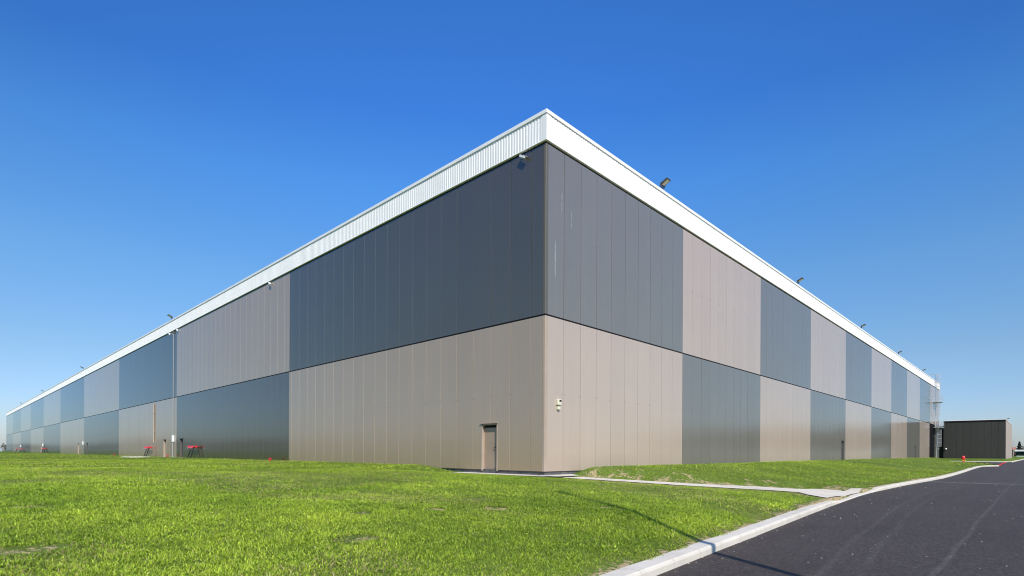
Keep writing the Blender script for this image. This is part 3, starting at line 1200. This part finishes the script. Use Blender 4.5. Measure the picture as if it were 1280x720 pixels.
# ------------------------------------------------------------------ sprinkler connections on the left wall
def make_spk(s, label):
    t = thing('sprinkler_connection', label, 'fire connection', (0, s, 1.2), 0, 'red fire connections on the left wall')
    mb = MB()
    for yy in (-0.45, 0.45):
        mb.tube((-0.002, yy, 0.0), (-0.30, yy, 0.0), 0.07, n=12)
    mb.tube((-0.30, -1.25, 0.0), (-0.30, 1.25, 0.0), 0.10, n=12)
    mb.build('header_pipe', M_RED, t)
    for yy in (-0.45, 0.45):
        mb = MB()
        mb.tube((-0.30, yy, 0.0), (-0.52, yy, -0.12), 0.085, n=12)
        o = mb.build('outlet', M_RED, t)
        mb = MB()
        mb.tube((-0.51, yy, -0.115), (-0.61, yy, -0.163), 0.075, n=12)
        mb.build('cap', M_SILVER, o)
    for yy in (-0.55, 0.35):  # dark struts added in place of the pipes' slanting shadows
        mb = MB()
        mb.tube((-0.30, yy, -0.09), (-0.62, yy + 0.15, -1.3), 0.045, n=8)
        mb.build('shadow_strut', M_BLKP, t)
    return t


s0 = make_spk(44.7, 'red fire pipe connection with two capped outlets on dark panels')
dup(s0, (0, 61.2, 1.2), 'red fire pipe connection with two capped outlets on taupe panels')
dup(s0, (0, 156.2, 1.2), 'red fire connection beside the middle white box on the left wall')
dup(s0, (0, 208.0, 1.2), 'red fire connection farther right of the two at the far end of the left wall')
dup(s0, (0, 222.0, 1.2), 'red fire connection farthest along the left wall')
mb = MB()
mb.tube((-0.08, 0, 1.75), (-0.08, 0, 6.2), 0.07, n=10)
mb.obox((-0.05, 0, 3.0), (1, 0, 0), (0, 1, 0), (0, 0, 1), 0.05, 0.12, 0.03)
mb.obox((-0.05, 0, 5.2), (1, 0, 0), (0, 1, 0), (0, 0, 1), 0.05, 0.12, 0.03)
o = mb.build('riser_pipe', M_TRIM_T)
o.location = (0, 59.6, 0)
tag(o, 'taupe riser pipe on the wall above a red fire connection', 'pipe')


def make_valve(loc, label):
    t = thing('valve_cover', label, 'valve', loc, 0, 'red valve covers along the left wall')
    mb = MB()
    mb.lathe([(0.09, 0), (0.09, 0.07), (0.07, 0.1), (0.07, 0.15), (0.03, 0.19)], n=14)
    mb.build('cover', M_RED, t, smooth=False)
    mb = MB()
    mb.obox((0, 0, 0.10), (1, 0, 0), (0, 1, 0), (0, 0, 1), 0.05, 0.19, 0.035)
    mb.build('side_cap', M_RED, t)
    return t


v0 = make_valve((-0.5, 26.0, float(lawn_z(-0.5, 26.0)) + 0.02), 'low red valve cover in the grass at the edge of the dark panels')
dup(v0, (-0.5, 52.2, float(lawn_z(-0.5, 52.2)) + 0.08), 'low red valve cover at the foot of the full height downpipe')
dup(v0, (-0.5, 78.2, float(lawn_z(-0.5, 78.2)) + 0.08), 'low red valve cover in the grass far along the left wall')
mb = MB()
mb.box(-1.0, 1.0, -2.2, 2.2, -0.2, 0.06)
o = mb.build('concrete_pad', M_KERB, None, bevel=0.02)
o.location = (-1.6, 60.5, 0.05)
tag(o, 'low concrete pad in the grass below a red fire connection', 'pad')

# ------------------------------------------------------------------ caged ladder at the far end of the right wall
lad = thing('caged_ladder', 'galvanised caged ladder in two flights at the far end of the right wall', 'ladder', (0, 0, 0))


def flight(s, y, z0, z1, name):
    mb = MB()
    for d in (-0.28, 0.28):
        mb.box(s + d - 0.03, s + d + 0.03, y - 0.03, y + 0.03, z0, z1)
    z = z0 + 0.3
    while z < z1 - 0.1:
        mb.tube((s - 0.28, y, z), (s + 0.28, y, z), 0.018, n=6)
        z += 0.3
    zz = z0 + 0.4
    while zz < z1:                                           # stand-offs to the wall
        for d in (-0.28, 0.28):
            mb.box(s + d - 0.015, s + d + 0.015, y, -0.012, zz - 0.015, zz + 0.015)
        zz += 2.0
    o = mb.build(name, M_GALV, lad)
    mb = MB()
    z = z0 + 2.3
    while z < z1 + 0.05:                                     # hoops
        pr_ = None
        for k in range(13):
            a = math.pi * k / 12
            q_ = Vector((s - 0.42 * math.cos(a), y - 0.66 * math.sin(a), z))
            if pr_ is not None:
                mb.tube(pr_, q_, 0.022, n=5, cap=False)
            pr_ = q_
        z += 0.75
    for k in (1, 3, 5, 6, 7, 9, 11):
        a = math.pi * k / 12
        q_ = Vector((s - 0.42 * math.cos(a), y - 0.66 * math.sin(a), 0))
        mb.tube(q_ + Vector((0, 0, z0 + 2.3)), q_ + Vector((0, 0, z1)), 0.02, n=5)
    mb.build('cage', M_GALV, lad)


flight(114.2, -0.28, 0.1, 6.9, 'ladder')
flight(112.4, -0.30, 6.0, 16.0, 'ladder')
mb = MB()
mb.box(111.6, 115.4, -1.25, -0.02, 5.86, 5.92)
for s in (111.65, 113.5, 115.35):
    mb.box(s - .025, s + .025, -1.24, -1.19, 5.92, 7.0)
mb.box(111.6, 115.4, -1.24, -1.19, 6.45, 6.5)
mb.box(111.6, 115.4, -1.24, -1.19, 6.95, 7.0)
mb.build('landing', M_GALV, lad)
mb = MB()
mb.box(111.3, 113.6, -1.3, -0.02, 10.6, 10.66)
for s in (111.35, 113.55):
    mb.box(s - .025, s + .025, -1.29, -1.24, 10.66, 11.7)
mb.box(111.3, 113.6, -1.29, -1.24, 11.65, 11.7)
mb.build('landing', M_GALV, lad)
for s in (111.9, 112.9):
    mb = MB()
    mb.tube((s, -0.3, 15.9), (s, 0.6, 15.9), 0.03, n=6)
    mb.tube((s, 0.6, 15.9), (s, 0.6, 14.87), 0.03, n=6)
    mb.build('handrail', M_GALV, lad)

# ------------------------------------------------------------------ annex building
M_DARK_A = wall_mat('dark annex panel', (0.052, 0.052, 0.044), 1, 0.35, offset=0.4, spec=0.2)
M_TAUPE_A = wall_mat('taupe annex panel', (0.40, 0.34, 0.285), 0, 0.5, spec=0.2)
ann = thing('annex_building', 'low dark grey flat roofed annex beyond the far end of the warehouse', 'annex', (126, -9.6, 0))
AH = 7.7


def ann_wall(P, a0, a1, z1, mat):
    mb = MB()
    n = int((a1 - a0) / 1.0)
    for k in range(n):
        s0, s1 = a0 + (a1 - a0) * k / n, a0 + (a1 - a0) * (k + 1) / n
        mb.quad(P(s0, -0.04, 0), P(s0 + .04, 0, 0), P(s0 + .04, 0, z1), P(s0, -0.04, z1))
        mb.quad(P(s0 + .04, 0, 0), P(s1 - .02, 0, 0), P(s1 - .02, 0, z1), P(s0 + .04, 0, z1))
        mb.quad(P(s1 - .02, 0, 0), P(s1, -0.04, 0), P(s1, -0.04, z1), P(s1 - .02, 0, z1))
    return mb.build('wall', mat, ann)


ann_wall(lambda s, o, z: (-o, s, z - 0.4), 0, 9.55, AH + 0.4, M_DARK_A)
ann_wall(lambda s, o, z: (s, -o, z - 0.4), 0, 31, AH + 0.4, M_TAUPE_A)
mb = MB()
mb.box(0.05, 31, 0.05, 9.55, -0.4, AH - 0.05)
mb.box(1.0, 31, 9.56, 22, -0.4, AH - 0.9)
mb.build('core', M_DARK_A, ann)
mb = MB()
mb.box(-0.06, 31.05, -0.06, 9.6, AH - 0.005, AH + 0.11)
mb.build('coping', M_WHITE, ann)
mb = MB()
mb.box(-0.02, 0.02, -0.02, 0.0, -0.3, AH - 0.01)
mb.box(-0.03, -0.001, 0.0, 9.54, AH - 0.35, AH - 0.006)
mb.build('trim', M_JOINT_SHADE, ann)
dup(first, (134, -9.5, AH + 0.11), 'floodlight on the roof edge of the low annex', rz=-math.pi / 2)
t = thing('wall_lamp', 'small round white lamp at the left end of the dark annex front', 'lamp', (125.98, -0.5, 2.0))
mb = MB()
mb.tube((-0.0, 0, 0), (-0.12, 0, 0), 0.10, n=12)
mb.build('base', M_BLKP, t)
mb = MB()
mb.lathe([(0.06, -0.17), (0.16, -0.10), (0.18, 0), (0.16, 0.10), (0.06, 0.17)], c=(-0.28, 0, 0), n=14)
mb.build('globe', M_WHITEP, t, smooth=True)

# ------------------------------------------------------------------ hydrant
hz = float(lawn_z(107.5, -4.72)) if False else -0.45
t = thing('fire_hydrant', 'red fire hydrant with a yellow cap on the lawn before the annex', 'hydrant', (107.3, -4.75, hz))
mb = MB()
mb.lathe([(0.20, 0.0), (0.20, 0.06), (0.15, 0.10), (0.15, 0.42), (0.26, 0.46), (0.28, 0.62), (0.27, 0.86), (0.22, 0.98), (0.10, 1.05), (0.05, 1.10)], n=18)
mb.build('body', M_RED, t, smooth=False)
mb = MB()
mb.tube((0, -0.2, 0.30), (-0.05, -0.36, 0.28), 0.10, n=12)
mb.tube((-0.2, 0.05, 0.30), (-0.34, 0.0, 0.28), 0.10, n=12)
mb.build('outlet_cap', M_YELLOW, t)
t = thing('leaning_post', 'small red post leaning over at the end of the pale kerb', 'post', (77.6, -10.75, float(zroad(77.6))))
mb = MB()
mb.tube((0, 0, 0.05), (0.25, -0.62, 0.38), 0.065, n=12)
mb.build('post', M_RED, t)
mb = MB()
mb.lathe([(0.16, 0), (0.16, 0.03), (0.09, 0.09)], n=14)
mb.build('foot', M_RED, t)

# ------------------------------------------------------------------ street lamp behind the camera (its shadow crosses the lawn)
tip = np.array([-5.5, -5.5, -0.35])
Dl = 13.9
base = np.array([tip[0] - AZ[0] * Dl, tip[1] - AZ[1] * Dl])
zb_ = float(zroad(base[0])) + 0.02
htop = tip[2] + Dl * math.tan(EL) - zb_
t = thing('street_lamp', 'tall slim grey street lamp standing on the verge across the road', 'street lamp', (base[0], base[1], zb_))
mb = MB()
mb.tube((0, 0, 0), (0, 0, 0.9), 0.11, 0.105, n=14)
mb.tube((0, 0, 0.9), (0, 0, htop), 0.085, 0.065, n=14)
mb.build('pole', M_GALV, t)
mb = MB()
mb.obox((0.18, 0.32, htop - 0.02), (0.49, 0.87, 0.02), (-0.87, 0.49, 0), (0, 0, 1), 0.38, 0.10, 0.045)
mb.build('lamp_head', M_BROWNM, t, bevel=0.02)
mb = MB()
mb.obox((0.22, 0.39, htop - 0.068), (0.49, 0.87, 0.02), (-0.87, 0.49, 0), (0, 0, 1), 0.22, 0.08, 0.004)
mb.build('lens', M_LENS, t)

# ------------------------------------------------------------------ distant things at the right edge
pv = thing('pavilion', 'low white roofed pavilion with dark glazing at the far end of the road', 'pavilion', (400, -4.3, -0.45))
mb = MB()
mb.box(-0.8, 14, -26, 0.8, 3.4, 4.3)
mb.build('roof', M_WHITE, pv)
mb = MB()
mb.box(0, 12, -25, 0, 0.0, 0.9)
mb.build('wall', M_WHITE, pv)
mb = MB()
mb.box(0.15, 11.8, -24.8, -0.15, 0.9, 3.4)
mb.build('window', M_GLASS, pv)
hs = thing('brick_house', 'orange brick house with a red tiled roof beyond the annex', 'house', (455, 2.8, -0.45))
mb = MB()
mb.box(0, 9, -5, 9, 0, 4.2)
mb.build('wall', M_BRICK, hs)
mb = MB()
i = len(mb.v)
mb.v += [(-.4, -5.4, 4.2), (9.4, -5.4, 4.2), (9.4, 9.4, 4.2), (-.4, 9.4, 4.2), (4.5, -5.4, 6.4), (4.5, 9.4, 6.4)]
mb.f += [(0, 1, 4), (1, 2, 5, 4), (2, 3, 5), (3, 0, 4, 5), (0, 3, 2, 1)]
mb.build('roof', M_TILE, hs)
for yy in (-3.2, 1.5, 5.5):
    mb = MB()
    mb.box(-0.04, -0.005, yy, yy + 1.2, 1.2, 2.6)
    mb.build('window', M_GLASS, hs)


def leafy(n, shape, size, seed):
    rr = np.random.default_rng(seed)
    vs, fs = [], []
    for k in range(n):
        c = shape(rr)
        a = rr.normal(size=3)
        a /= np.linalg.norm(a)
        b = np.cross(a, rr.normal(size=3))
        b /= np.linalg.norm(b)
        s = size * rr.uniform(0.5, 1.3)
        i = len(vs)
        vs += [tuple(c - a * s), tuple(c + b * s * .5), tuple(c + a * s), tuple(c - b * s * .5)]
        fs.append((i, i + 1, i + 2, i + 3))
    mb = MB()
    mb.v, mb.f = vs, fs
    return mb


def cone_shape(h, r):
    def f(rr):
        z = rr.uniform(0, 1) ** 1.4
        rad = r * (1 - z) * (0.75 + 0.25 * math.sin(z * 40)) * math.sqrt(rr.uniform(0.15, 1)) + 0.05
        a = rr.uniform(0, 2 * math.pi)
        return np.array([rad * math.cos(a), rad * math.sin(a), 1.0 + z * h])
    return f


def ell_shape(h, r, z0):
    def f(rr):
        d = rr.normal(size=3)
        d /= np.linalg.norm(d)
        k = rr.uniform(0.2, 1) ** 0.5 * (0.8 + 0.3 * math.sin(d[0] * 5 + d[2] * 4))
        return np.array([d[0] * r * k, d[1] * r * k, z0 + h / 2 + d[2] * h / 2 * k])
    return f


cf = thing('conifer_tree', 'dark pointed conifer behind the white roofed pavilion', 'tree', (450, -4.4, -0.45))
mb = MB()
mb.tube((0, 0, 0), (0, 0, 8.3), 0.3, 0.04, n=7)
mb.build('trunk', M_BARK, cf)
leafy(2600, cone_shape(8.6, 2.9), 0.45, 3).build('crown', M_CONIFER, cf)
for k, (x, y, h, r, lab) in enumerate(((440, -6.6, 7.6, 2.4, 'bare brown tree right of the dark conifer'), (430, -1.7, 5.0, 1.6, 'small bare tree between the annex and the dark conifer'))):
    bt = thing('bare_tree', lab, 'tree', (x, y, -0.45))
    mb = MB()
    mb.tube((0, 0, 0), (0.1, 0, h * 0.45), 0.2, 0.12, n=7)
    for q_ in range(9):
        a = q_ * 2.4
        mb.tube((0.1, 0, h * (0.3 + 0.03 * q_)), (math.cos(a) * r * .7, math.sin(a) * r * .7, h * (0.6 + 0.04 * q_)), 0.07, 0.02, n=5)
    mb.build('trunk', M_BARK, bt)
    leafy(700, ell_shape(h * 0.75, r, h * 0.28), 0.22, 40 + k).build('crown', M_BARE, bt)
lp = thing('lamp_pole', 'thin grey lamp pole left of the dark conifer', 'lamp', (380, -3.6, -0.45))
mb = MB()
mb.tube((0, 0, 0), (0, 0, 9.0), 0.12, 0.08, n=8)
mb.build('pole', M_GALV, lp)
mb = MB()
mb.obox((-0.4, 0, 9.0), (1, 0, 0), (0, 1, 0), (0, 0, 1), 0.6, 0.16, 0.07)
mb.build('lamp_head', M_GALV, lp)

# ------------------------------------------------------------------ van at the far left
vn = thing('parked_van', 'white van parked in the grass at the far left edge', 'van', (5.6, 393.0, -0.35), math.atan2(0.72, -0.694))
mb = MB()
for s in (-1, 1):
    pass
prof = [(0.0, 0.35), (0.0, 1.9), (0.15, 2.05), (3.3, 2.05), (4.1, 1.15), (4.9, 0.95), (5.0, 0.35)]
i = 0
for yy in (-0.95, 0.95):
    mb.v += [(x, yy, z) for x, z in prof]
n = len(prof)
for k in range(n):
    k2 = (k + 1) % n
    mb.f.append((k, n + k, n + k2, k2))
mb.f.append(tuple(range(n)))
mb.f.append(tuple(reversed(range(n, 2 * n))))
mb.build('body', M_WHITE, vn, bevel=0.05)
for x in (0.9, 4.1):
    for s in (-1, 1):
        mb = MB()
        mb.tube((x, s * 0.75, 0.35), (x, s * 0.97, 0.35), 0.35, n=18)
        mb.build('wheel', M_BLKP, vn)
for s in (-1, 1):
    mb = MB()
    mb.quad((2.5, s * 0.955, 1.25), (3.75, s * 0.955, 1.25), (3.3, s * 0.955, 1.85), (2.5, s * 0.955, 1.85))
    mb.build('window', M_GLASS, vn)

# ------------------------------------------------------------------ far-off woods (also mirrored in the wall panels)
def wood(rows, seed):
    rr = np.random.default_rng(seed)
    V, F = [], []
    for (p0, p1, n, h0, h1, dens) in rows:
        for k in range(n):
            f = (k + rr.uniform(0, 1)) / n
            x = p0[0] + (p1[0] - p0[0]) * f + rr.normal() * 5
            y = p0[1] + (p1[1] - p0[1]) * f + rr.normal() * 5
            h = (h0 + (h1 - h0) * f) * rr.uniform(0.75, 1.1)
            r = h * rr.uniform(0.3, 0.45)
            sh = ell_shape(h * 0.92, r, h * 0.06)
            for q_ in range(dens):
                c = sh(rr)
                a = rr.normal(size=3)
                a /= np.linalg.norm(a)
                b = np.cross(a, rr.normal(size=3))
                b /= np.linalg.norm(b)
                s = h * 0.075 * rr.uniform(0.6, 1.4)
                i = len(V)
                c = c + np.array([x, y, -0.4])
                V.extend([tuple(c - a * s), tuple(c + b * s * .6), tuple(c + a * s), tuple(c - b * s * .6)])
                F.append((i, i + 1, i + 2, i + 3))
    mb = MB()
    mb.v, mb.f = V, F
    return mb.build('woodland', M_WOOD)


tag(wood([((40, 470), (-60, 470), 26, 6, 7.5, 150), ((-60, 450), (-420, 380), 45, 12, 16, 110)], 5), 'low brown bare woodland on the horizon left of the warehouse', 'woodland', kind='stuff')
tag(wood([((330, -38), (330, -190), 34, 19, 20, 160), ((520, -30), (620, 40), 18, 6, 6, 90)], 6), 'brown bare woodland on the horizon right of the road', 'woodland', kind='stuff')

# ------------------------------------------------------------------ gravel bits on the asphalt
N = 380
V, F = [], []
rr = np.random.default_rng(77)
cnt = 0
while cnt < N:
    d = rr.uniform(6, 45) if rr.uniform() < .8 else rr.uniform(6, 20)
    a = rr.uniform(0.15, 0.97)
    p = CAM[:2] + d * (FWD[:2] + RGT[:2] * a)
    tk = p[1] - ky(p[0])
    if cnt % 3 == 2:
        p = np.array([p[0], float(ky(p[0])) - 0.02 - 0.35 * rr.uniform(0, 1) ** 2])
        tk = p[1] - ky(p[0])
    if not (-6.8 < tk < -0.015):
        continue
    if cnt % 3 != 2 and rr.uniform() > 0.18 + 0.9 * sstep(.5, .75, float(fbm(np.array(p[0] * .5), np.array(p[1] * 1.5), 3))):
        continue
    s = 0.004 + 0.011 * rr.uniform(0, 1) ** 2 * (1.0 + d / 45)
    z = float(zroad(p[0])) + s * 0.3
    i = len(V)
    for (ax, ay, az) in ((1, 0, 0), (-1, 0, 0), (0, 1, 0), (0, -1, 0), (0, 0, 1), (0, 0, -1)):
        j = rr.uniform(.6, 1.3)
        V.append((p[0] + ax * s * j * 1.3, p[1] + ay * s * j, z + az * s * j * .7))
    for q_ in ((0, 2, 4), (2, 1, 4), (1, 3, 4), (3, 0, 4), (2, 0, 5), (1, 2, 5), (3, 1, 5), (0, 3, 5)):
        F.append(tuple(i + k for k in q_))
    cnt += 1
mb = MB()
mb.v, mb.f = V, F
tag(mb.build('loose_gravel', concrete_mat('pale grit', (0.46, 0.41, 0.33))), 'scattered pale grit and crumbs on the dark asphalt', 'gravel', kind='stuff')

# ------------------------------------------------------------------ grass blades
def lawn_ok(x, y):
    t = y - ky(x)
    ok = (t > 0.22) & ~((x > -0.05) & (y > -0.03)) & ~in_path(x, y, -0.03)
    ok &= ~((x > 70.5) & (y < lane_edge(x)))
    ok &= (x < 116)
    ok &= ~((np.abs(x + 1.6) < 1.0) & (np.abs(y - 60.5) < 2.2))
    return ok


def blades(n, d0, d1, hgt, wid, seg, seed, gate=None, amin=-1.08, amax=1.08):
    r_ = np.random.default_rng(seed)
    d = np.sqrt(r_.uniform(d0 * d0, d1 * d1, n))
    # keep more near the front of each band
    a = r_.uniform(amin, amax, n)
    x = CAM[0] + d * (FWD[0] + RGT[0] * a)
    y = CAM[1] + d * (FWD[1] + RGT[1] * a)
    ok = lawn_ok(x, y)
    x, y, d = x[ok], y[ok], d[ok]
    if gate:                                                # broad leaved weeds only in scattered patches
        g_ = (fbm(x * 0.55, y * 0.55, 101, 3) * 0.6 + vnoise(x * 3.0, y * 3.0, 111) * 0.4) > gate
        x, y, d = x[g_], y[g_], d[g_]
    bare = bare_mask(x, y)
    clump = 0.45 * fbm(x * 2.2, y * 2.2, 51, 3) + 0.55 * fbm(x * 7.0, y * 7.0, 52, 3)
    raw = bare
    bare = np.clip(bare * (0.25 + 1.3 * vnoise(x * 9, y * 9, 71)), 0, 1)
    keep = (r_.uniform(0, 1, len(x)) > bare * 0.85) & (r_.uniform(0, 1, len(x)) < 0.04 + 1.50 * clump)
    x, y, d, bare, clump = x[keep], y[keep], d[keep], bare[keep], clump[keep]
    raw = raw[keep]
    n = len(x)
    z = lawn_z(x, y) - 0.01
    patch = fbm(x * 0.5, y * 0.5, 61, 3)
    yel = yellow_mask(x, y)
    h = hgt * r_.uniform(0.45, 1.25, n) * (0.55 + 0.8 * clump) * (1 - 0.35 * bare - 0.4 * raw) * (1 - .35 * yel)
    t = y - ky(x)
    h = h * (0.6 + 0.4 * sstep(0.3, 0.9, t))
    az = r_.uniform(0, 2 * np.pi, n)
    lean = r_.uniform(0.2, 1.7, n) * h
    fx, fy = np.cos(az), np.sin(az)
    wv = wid * r_.uniform(0.6, 1.3, n)
    th = az + np.pi / 2 + r_.normal(0, 0.4, n)
    sx, sy = np.cos(th) * wv / 2, np.sin(th) * wv / 2
    if seg == 2:
        vs = np.empty((n, 5, 3))
        vs[:, 0] = np.stack([x - sx, y - sy, z], 1)
        vs[:, 1] = np.stack([x + sx, y + sy, z], 1)
        mx, my, mz = x + fx * lean * .35, y + fy * lean * .35, z + h * .62
        vs[:, 2] = np.stack([mx + sx * .8, my + sy * .8, mz], 1)
        vs[:, 3] = np.stack([mx - sx * .8, my - sy * .8, mz], 1)
        vs[:, 4] = np.stack([x + fx * lean, y + fy * lean, z + h * (1 - 0.15 * lean / np.maximum(h, 1e-4))], 1)
        k = 5
    else:
        vs = np.empty((n, 3, 3))
        vs[:, 0] = np.stack([x - sx, y - sy, z], 1)
        vs[:, 1] = np.stack([x + sx, y + sy, z], 1)
        vs[:, 2] = np.stack([x + fx * lean, y + fy * lean, z + h], 1)
        k = 3
    # colour
    g1 = np.array([0.19, 0.37, 0.022])
    g2 = np.array([0.70, 0.78, 0.082])
    mixv = np.clip(0.08 + 0.55 * patch + 0.40 * (r_.uniform(0, 1, n) - .35) + 0.35 * (clump - .5), 0, 1)[:, None]
    c = g1 + (g2 - g1) * mixv
    straw = np.array([0.56, 0.45, 0.22])
    isst = (r_.uniform(0, 1, n) < 0.04 + 0.35 * bare + 0.60 * raw + 0.45 * yel + 0.3 * (1 - sstep(.3, .75, t)))[:, None]
    c = np.where(isst, straw * r_.uniform(0.6, 1.15, n)[:, None], c)
    c = c * np.exp(r_.normal(0, 0.27, n))[:, None] * (0.56 + 0.66 * np.clip(clump * 0.45 + patch * 0.55, 0.1, 0.9))[:, None] * (0.80 + 0.36 * fbm(x * 0.13, y * 0.13, 91, 2))[:, None]
    return vs, k, c


bands = [
    (620000, 5.0, 13.0, 0.055, 0.0085, 2, 1),
    (480000, 13.0, 24.0, 0.060, 0.013, 1, 2),
    (260000, 24.0, 48.0, 0.075, 0.026, 1, 3),
    (160000, 48.0, 130.0, 0.09, 0.05, 1, 4),
    (110000, 5.0, 16.0, 0.060, 0.022, 2, 5, 0.56),
    (40000, 5.0, 14.0, 0.105, 0.007, 2, 6, 0.58),
]
Vs, Ls, Lt, Cs = [], [], [], []
voff = 0
for bnd in bands:
    vs, k, c = blades(*bnd)
    n = len(vs)
    base_i = (voff + np.arange(n) * k)[:, None]
    if k == 5:
        q_ = base_i + np.array([[0, 1, 2, 3]])
        t_ = base_i + np.array([[3, 2, 4]])
        Ls.append(q_.ravel())
        Lt.append(np.full(n, 4))
        Ls.append(t_.ravel())
        Lt.append(np.full(n, 3))
    else:
        Ls.append((base_i + np.array([[0, 1, 2]])).ravel())
        Lt.append(np.full(n, 3))
    Vs.append(vs.reshape(-1, 3))
    # shade between the blades put into their colour, darkest at the root
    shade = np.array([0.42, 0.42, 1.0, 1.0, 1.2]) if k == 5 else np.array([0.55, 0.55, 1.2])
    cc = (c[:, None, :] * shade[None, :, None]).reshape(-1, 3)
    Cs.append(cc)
    voff += n * k
Vall = np.concatenate(Vs).astype(np.float32)
Lall = np.concatenate(Ls).astype(np.int32)
Ltot = np.concatenate(Lt).astype(np.int32)
Lstart = np.concatenate([[0], np.cumsum(Ltot)[:-1]]).astype(np.int32)
me = bpy.data.meshes.new('grass')
me.vertices.add(len(Vall))
me.vertices.foreach_set('co', Vall.ravel())
me.loops.add(len(Lall))
me.loops.foreach_set('vertex_index', Lall)
me.polygons.add(len(Ltot))
me.polygons.foreach_set('loop_start', Lstart)
me.polygons.foreach_set('loop_total', Ltot)
me.update(calc_edges=True)
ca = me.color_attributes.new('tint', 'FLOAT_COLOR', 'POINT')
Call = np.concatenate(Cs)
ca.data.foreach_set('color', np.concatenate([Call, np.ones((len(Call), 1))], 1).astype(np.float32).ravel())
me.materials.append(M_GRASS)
go = bpy.data.objects.new('grass', me)
COL.objects.link(go)
tag(go, 'short bright green lawn grass around the warehouse', 'grass', kind='stuff')
print('blades verts', len(Vall), 'polys', len(Ltot))
